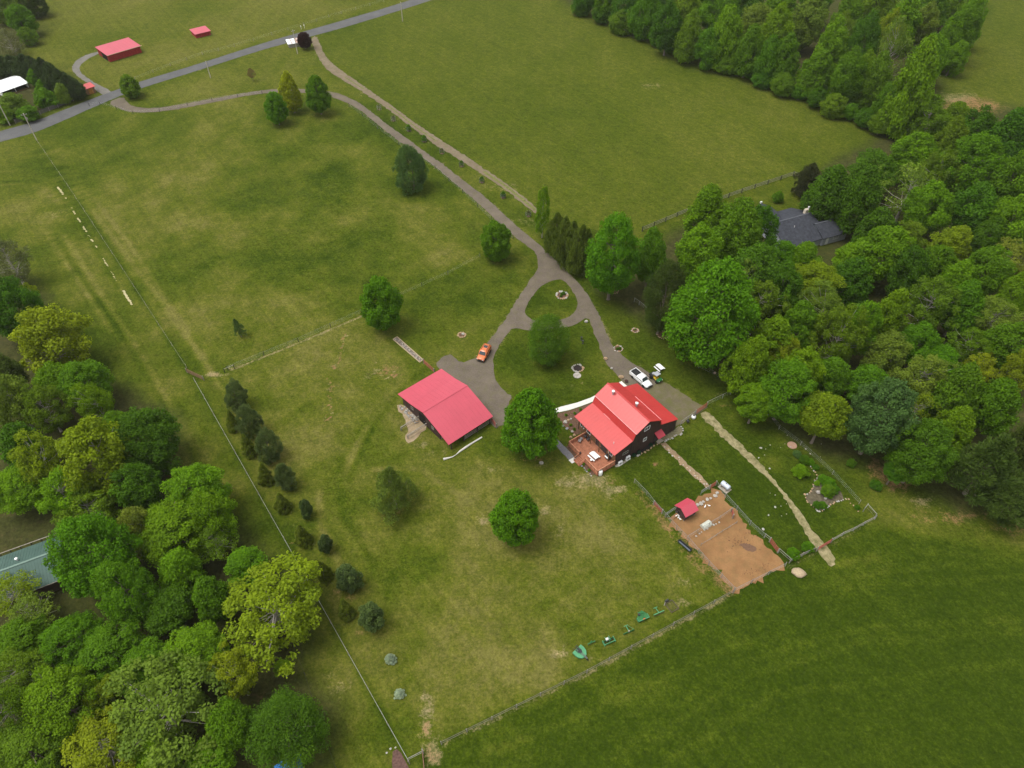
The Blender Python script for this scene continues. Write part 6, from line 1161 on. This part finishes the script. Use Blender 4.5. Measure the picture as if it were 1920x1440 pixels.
# stone heap by the barn
zb = zm(730, 680, 7.2); rq = random.Random(12); o = thing('stone_heap', 'heap of mixed field stones against the barn gable', 'stone heap', zb(240, 720))
for i in range(120):
    t_ = rq.random(); e1, e2 = (130 + 230 * t_, 600 + 240 * t_), (205 + 200 * t_, 590 + 200 * t_); w2 = rq.random(); q = zb(e1[0] + (e2[0] - e1[0]) * w2, e1[1] + (e2[1] - e1[1]) * w2)
    s_ = rq.uniform(.22, .55); inst('stone', rq.choice(rq.choice((RK, RKO, RKP, SLT, RK))), o, (q.x - o.location.x, q.y - o.location.y, s_ * .2 + .2 * rq.random() * (1 - abs(w2 - .5))), (rq.random(), 0, rq.random() * 6), (s_, s_ * .8, s_ * .7))
struct(sheet('bare_apron', [[tuple(zb(*p))[:2] for p in [(75, 585), (190, 560), (440, 780), (520, 880), (420, 980), (300, 1080), (250, 1080), (195, 1010), (290, 900)]]], .008, gravelmat('worn_earth', (.26, .19, .12), (.34, .26, .17), (.22, .17, .10), .6, 1.2), .15, 1, .8, pix=False))
# long white roll of cover cloth
P = [zb(*p) for p in [(730, 1310), (790, 1295), (850, 1280), (900, 1250), (950, 1205), (1030, 1150), (1130, 1085), (1250, 1012)]]; o = thing('cloth_roll', 'long white rolled cloth lying on the grass below the barn', 'cloth', P[0]); rr = [.26, .17, .10, .05, .17, .22, .15, .16]
MB().tube([(p.x - P[0].x, p.y - P[0].y, .16) for p in P], rr, 7).build('roll', M('white_cloth', (.56, .53, .48), .95, .05, var=.1), o)
# long stone bed on the lawn above the barn
a, b, c2, d2 = zo(95, 205), zo(405, 480), zo(365, 510), zo(45, 235); o = thing('long_bed', 'long narrow timber-edged bed of stones on the lawn above the barn', 'garden bed', a)
lo = lambda p, z=0: (p.x - a.x, p.y - a.y, z)
for p, q in ((a, b), (b, c2), (c2, d2), (d2, a)): MB().bar(lo(p, .1), lo(q, .1), .14, .2).build('edge_board', M('pale_timber', (.40, .31, .19), .9), o)
MB().add([lo(p, .06) for p in (a, b, c2, d2)], [(0, 1, 2, 3)]).build('fill', M('bed_gravel', (.16, .13, .115), .95, .1, var=.4, scale=4), o)
for i in range(70):
    t_, w2 = rq.random(), rq.uniform(.15, .85); p = a.lerp(b, t_).lerp(d2.lerp(c2, t_), w2); s_ = rq.uniform(.14, .32); inst('stone', rq.choice(rq.choice((RK, RKP, RK))), o, lo(p, .08 + s_ * .15), (0, 0, i), (s_, s_ * .8, s_ * .6))
# saplings in wire cages beside the lane
for i, (x, y) in enumerate([(320, 295), (440, 390), (568, 475), (700, 565), (850, 665), (1015, 775), (1185, 910), (1365, 1040), (1578, 1195)]):
    c = g(640 + x / 4.5, 140 + y / 4.5); o = thing('caged_sapling', 'young tree in a wire cage between the drives, %s from top' % ORD[i], 'sapling', c, i, 'caged saplings between the drives'); rad = .75
    for k in range(5): MB().tube([(rad * math.cos(1.257 * k), rad * math.sin(1.257 * k), 0), (rad * math.cos(1.257 * k), rad * math.sin(1.257 * k), 1.5)], .045, 5).build('stake', DARK if i > 3 else GREY, o)
    for z in (.4, .9, 1.4): MB().tube([(rad * math.cos(.4488 * k), rad * math.sin(.4488 * k), z) for k in range(15)], .02, 4, cap=False).build('hoop', GALV, o)
    MB().tube([(0, 0, 0), (.02, 0, 1.6)], [.05, .02], 5).build('trunk', BARK, o); h = 'vivid' if i in (2, 3) else 'deep'; s_ = (.35, .5, .85, .85, .45, .6, .6, .7, .5)[i]
    p = inst('crown', PROTO['bush'][i % 2][0], o, (0, 0, 1.3), (0, 0, i), (s_, s_, s_ * 1.1)); p.color = (*HUE[h if i not in (0, 1, 4, 8) else 'grey'], 1)
    MB().lathe([(.5, 0.004), (.3, .06), (.02, .08)], n=10).build('mulch_ring', mulch, o)
# utility poles
def pole(label, px, py, h, arm=1.6, lamp=False):
    c = g(px, py); o = thing('utility_pole', label, 'utility pole', c, .6); MB().tube([(0, 0, -.1), (0, 0, h)], [.17, .12], 8).build('shaft', M('pale_pole_wood', (.42, .38, .32), .9), o)
    if arm: MB().box((0, 0, h - .5), (arm, .12, .12)).build('crossarm', GREY, o)
    for x in (-.7, 0, .7): 
        if arm: MB().lathe([(.05, 0), (.07, .1), (.03, .2)], (x * arm / 1.6, 0, h - .42), 6).build('insulator', WHT, o)
    if lamp: MB().lathe([(.22, 0), (.25, .3), (.22, .7), (.1, .75)], (.3, .1, h - 2.2), 10).build('transformer', LTR, o)
    return o
pole('utility pole with grey transformer beside the road at left', 69, 263, 8.9, 1.6, True); pole('utility pole at the left edge across the road', 19, 235, 8.2, 0); pole('utility pole beside the roadside stand', 558, 101, 8.8, 1.4); pole('distant thin pole in the hay field by the road', 755, 40, 7.5, 0); pole('thin bare pole in the grass triangle by the road', 395, 146, 6.0, 0)
for i, (x, y) in enumerate([(565, 55), (571, 53)]):
    c = g(x, y); o = thing('mailbox', '%s white mailbox across the road from the stand' % ('left', 'right')[i], 'mailbox', c, .3, 'white mailboxes'); MB().box((0, 0, .55), (.1, .1, 1.1)).build('post', WHT, o); MB().extr([(-.14, 1.1), (.14, 1.1), (.14, 1.28), (.08, 1.36), (-.08, 1.36), (-.14, 1.28)], -.28, .28).build('box', WHT, o)
c = g(547, 204); o = thing('stone_trough', 'dark trough in the grass between the three trees', 'trough', c, .1)
MB().box((0, 0, .28), (2.6, .7, .5)).build('basin', GREY, o); MB().box((0, 0, .535), (2.4, .5, .02)).build('water', DARK, o)
c = g(475, 152); o = thing('small_sapling', 'thin reddish sapling in the grass triangle', 'sapling', c); MB().tube([(0, 0, 0), (.05, 0, 3.2)], [.07, .02], 5).build('trunk', BARK, o); p = inst('crown', PROTO['sparse'][0][0], o, (0, 0, 3.0), (0, 0, 0), (1.5, 1.5, 1.6)); p.color = (.13, .07, .05, 1)
# farm implements in a row along the field fence
zk = zm(1040, 1080, 6.857)
a, b = zk(470, 870), zk(1335, 490); IA = math.atan2((b - a).y, (b - a).x)
def hitch(o, y0=.35, z=.5, mat=DGREEN, h=1.0):
    """three-point hitch: two lower arms and an upright A-frame, in front of the tool"""
    for s_ in (-1, 1): MB().bar((s_ * .35, 0, z), (s_ * .35, y0 + .25, z - .05), .07, .09).build('hitch_arm', mat, o); MB().bar((s_ * .35, y0 * .6, z), (0, y0 * .6, z + h * .6), .06, .07).build('mast_leg', mat, o)
    MB().bar((0, y0 * .6, z + h * .6), (0, -.25, z + .15), .06, .07).build('mast_brace', mat, o)
def tool(name, label, x, y, ang=0.0): c = zk(x, y); return thing(name, label, 'farm implement', c, IA + ang, 'farm implements along the field fence')
o = tool('rotary_cutter', 'pale green rotary cutter with rounded deck, leftmost of the implements', 325, 990, .35)
pts = [(-.95, .75), (.95, .75), (1.0, .1), (.85, -.5), (.45, -.95), (0, -1.08), (-.45, -.95), (-.85, -.5), (-1.0, .1)]
MB().prism(pts, .38, .46).build('deck', MINT, o); MB().prism(pts, .16, .379).build('skirt', MINT, o); MB().box((0, .05, .56), (.5, .5, .2)).build('gearbox', DARK, o); MB().tube([(0, .1, .62), (0, 1.1, .7)], .06).build('drive_shaft', DARK, o)
for s_ in (-1, 1): MB().bar((s_ * .18, .7, .55), (s_ * .06, -1.5, .5), .08, .10).build('frame_bar', M('dull_steel', (.12, .13, .12), .6), o)
MB().lathe([(.12, -.06), (.22, -.05), (.22, .05), (.12, .06)], (0, -1.55, .22), 12, axis='x').build('tail_wheel', RUBBER, o); hitch(o, .9, .5, DARK, .8)
o = tool('cultivator_bar', 'narrow green toolbar right of the pale rotary cutter', 470, 870)
MB().box((0, 0, .42), (1.35, .14, .14)).build('beam', DGREEN, o)
for i in range(5): MB().tube([(-.6 + .3 * i, 0, .4), (-.6 + .3 * i, -.2, .25), (-.6 + .3 * i, -.05, .02)], .025, 5).build('tine', DARK, o)
MB().box((0, .12, .55), (.3, .1, .3)).build('bracket', DGREEN, o)
o = tool('box_blade', 'green box scraper with grey weight, third implement from left', 695, 850)
for y in (-.32, .28): MB().box((0, y, .32), (1.85, .06, .42)).build('blade', DGREEN, o)
for x in (-.95, .95): MB().box((x, 0, .34), (.06, .9, .52)).build('end_plate', MINT, o)
MB().box((0, -.34, .56), (1.84, .08, .07)).build('top_beam', MINT, o); MB().rbox((-.15, .3, .72), (.6, .4, .3), .08).build('weight', M('grey_weight', (.6, .6, .58), .8), o); hitch(o, .55, .5, MINT, .8)
for i in range(5): MB().box((-.7 + .35 * i, .1, .2), (.06, .12, .4)).build('ripper', DARK, o)
o = tool('rear_blade', 'slim green rear blade with a T-shaped arm, middle of the implements', 950, 730)
MB().box((0, 0, .3), (2.0, .07, .45)).build('blade', DGREEN, o); MB().bar((0, 0, .55), (0, 1.0, .6), .12, .12).build('arm', MINT, o); MB().box((0, 1.0, .6), (.75, .1, .1)).build('cross_head', MINT, o); MB().lathe([(.14, .5), (.14, .72)], (0, 0, 0), 10).build('pivot', LTR, o)
for s_ in (-1, 1): MB().bar((s_ * .3, 1.0, .6), (0, .75, 1.2), .06, .06).build('mast_leg', MINT, o)
MB().tube([(.3, .9, .6), (.9, .03, .5)], .025, 5).build('brace', MINT, o)
o = tool('tiller', 'bulky green tiller with orange sticker plate, third implement from right', 1130, 550)
MB().extr([(-.95, .1), (.95, .1), (.95, .5), (.95, .62), (-.95, .62), (-.95, .5)], -.35, .3).build('rotor_hood', DGREEN, o); MB().add([(-.9, .3, .62), (.9, .3, .62), (.35, .95, .85), (-.35, .95, .85), (-.9, .3, .5), (.9, .3, .5), (.35, .95, .7), (-.35, .95, .7)], [(0, 1, 2, 3), (7, 6, 5, 4), (0, 4, 5, 1), (1, 5, 6, 2), (2, 6, 7, 3), (3, 7, 4, 0)]).build('hood_front', DGREEN, o)
MB().box((0, -.4, .6), (1.95, .1, .1)).build('rear_bar', MINT, o); MB().rbox((0, -.37, .70), (.38, .1, .12), .02).build('plate', M('orange_plate', (.65, .13, .03), .6), o); MB().rbox((-.45, .55, .85), (.35, .35, .3), .06).build('gearbox', DARK, o); hitch(o, .9, .6, DGREEN, .9)
for x in (-.98, .98): MB().box((x, 0, .35), (.05, .6, .5)).build('side_plate', MINT, o)
o = tool('landscape_rake', 'green landscape rake with long bar, second implement from right', 1335, 490)
MB().box((0, 0, .5), (2.0, .12, .12)).build('beam', MINT, o); MB().bar((0, 0, .52), (-.1, .95, .6), .1, .1).build('arm', MINT, o); MB().box((-.1, .95, .6), (.7, .1, .1)).build('cross_head', MINT, o)
for i in range(14): MB().tube([(-.95 + .146 * i, 0, .48), (-.95 + .146 * i, -.22, .35), (-.95 + .146 * i, -.12, .02)], .018, 4).build('tine', DARK, o)
for s_ in (-1, 1): MB().bar((-.1 + s_ * .3, .95, .6), (-.1, .7, 1.2), .06, .06).build('mast_leg', MINT, o)
o = tool('drag_frame', 'dark open drag frame at the right end of the implements', 1500, 390, .12); RST = M('rusty_iron', (.09, .065, .055), .85, var=.3)
for x in (-.75, .75): MB().bar((x, -.95, .22), (x, .8, .22), .08, .1).build('side_bar', RST, o)
for y in (-.95, .8): MB().bar((-.75, y, .225), (.75, y, .225), .08, .1).build('cross_bar', RST, o)
for i in range(6): MB().tube([(-.6 + .24 * i, -.9, .2), (-.6 + .24 * i, .75, .2)], .016, 4).build('rod', RST, o)
MB().rbox((-.2, 1.05, .5), (.7, .3, .3), .05).build('head_stock', DARK, o); MB().tube([(-.55, 1.0, .4), (-1.1, .6, .3)], .05, 5).build('lever', LTR, o)
for x in (-.7, .7): MB().box((x, -.9, .09), (.1, .1, .18)).build('foot', RST, o)
# white straw heaps dropped in a line in the left strip
zt = zm(0, 240, 3.79); mb = MB(); rq = random.Random(31)
for (x0, y0, x1, y1, n, s_) in [(410, 420, 448, 470, 26, .9), (466, 497, 470, 500, 3, .7), (510, 568, 514, 572, 2, .5), (520, 590, 536, 612, 8, .7), (552, 640, 575, 672, 9, .8), (590, 700, 616, 738, 14, .7), (628, 760, 640, 780, 4, .4), (648, 792, 660, 806, 6, .8), (682, 838, 692, 852, 5, .6), (732, 928, 768, 984, 12, .7), (790, 1020, 828, 1088, 10, .55), (878, 1158, 936, 1256, 34, 1.0)]:
    for i in range(n):
        t_ = (i + rq.random()) / n; q = zt(x0 + (x1 - x0) * t_ + rq.gauss(0, 2), y0 + (y1 - y0) * t_ + rq.gauss(0, 2)); k = s_ * rq.uniform(.35, .85); mb.rock((q.x, q.y, .03), (k, k * .8, .14), i, n=6, rings=3)
tag(mb.build('straw_clumps', M('pale_straw', (.40, .35, .20), .95, .05, var=.2)), 'broken line of pale straw clumps in the strip left of the paddock', 'straw', None, 'stuff')
# lower left corner: mulch bed, blue tarp shelter
P = [(733, 1412), (748, 1402), (768, 1440), (778, 1475), (740, 1475)]; struct(sheet('mulch_bed', [P], .02, M('red_mulch', (.10, .055, .045), .95, var=.4, scale=3), .05, 1, .6))
edging('pale logs along the top of the mulch bed at the boundary fence', [g(728, 1412), g(742, 1399)], .5, .3, (RKP,), seed=33)
c = g(548, 1446); o = thing('tarp_shelter', 'bright blue tarp stretched over a low frame at the bottom edge', 'tarp', c, .35); TB = M('blue_tarp', (.02, .20, .62), .5, .4, var=.15)
MB().add([(-2.2, -2, .9), (0, -2, 1.5), (0, 1.6, 1.5), (-2.2, 1.2, .9), (-2.2, -2, .86), (0, -2, 1.46), (0, 1.6, 1.46), (-2.2, 1.2, .86)], [(0, 1, 2, 3), (7, 6, 5, 4), (0, 4, 5, 1), (2, 6, 7, 3), (3, 7, 4, 0)]).build('tarp', TB, o); MB().add([(0.02, -2, 1.5), (1.6, -2, .8), (1.6, 1.9, .8), (.02, 1.6, 1.5), (.02, -2, 1.46), (1.6, -2, .76), (1.6, 1.9, .76), (.02, 1.6, 1.46)], [(0, 1, 2, 3), (7, 6, 5, 4), (0, 4, 5, 1), (1, 5, 6, 2), (2, 6, 7, 3)]).build('tarp', M('dark_blue_tarp', (.015, .05, .18), .5), o)
MB().bar((.7, -2, 1.3), (.9, 2.0, 1.28), .14, .1).build('ridge_board', TANW, o)
for x, y in ((-2.1, -1.8), (-2.1, 1.1), (1.5, -1.8), (1.5, 1.7)): MB().box((x, y, .4), (.1, .1, .84)).build('post', GREY, o)
# white roof half hidden by the tall vivid tree
c = g(1320, 566); o = thing('white_trailer', 'white trailer roof glimpsed between leaves of the tall vivid tree', 'trailer', c, .7)
MB().rbox((0, 0, 1.5), (5.0, 2.2, 2.0), .15).build('body', WHT, o)
tm, rm = wheel_mesh(.34, .22)
for x in (-.6, .3):
    for s_ in (-1, 1): w2 = inst('wheel', tm, o, (x, s_ * 1.0, .34)); inst('rim', rm, w2)
MB().bar((2.5, 0, .5), (3.6, 0, .45), .1, .1).build('drawbar', DARK, o)
# ---------------------------------------------------------------- thin haze in the air
hz = MB().box((40, 330, 57.5), (1500, 1500, 118)).build('haze', bpy.data.materials.new('haze'))
hm = hz.data.materials[0]; hm.use_nodes = True; ht = hm.node_tree; ht.nodes.clear(); ho = ht.nodes.new('ShaderNodeOutputMaterial'); pv = ht.nodes.new('ShaderNodeVolumePrincipled')
pv.inputs['Color'].default_value = (.94, .94, .90, 1); pv.inputs['Density'].default_value = .00007; pv.inputs['Anisotropy'].default_value = .2; ht.links.new(pv.outputs[0], ho.inputs['Volume'])
struct(hz, 'stuff'); tag(hz, 'thin pale haze filling the air over the farm', 'haze', None, 'stuff')
scn.cycles.volume_bounces = 1
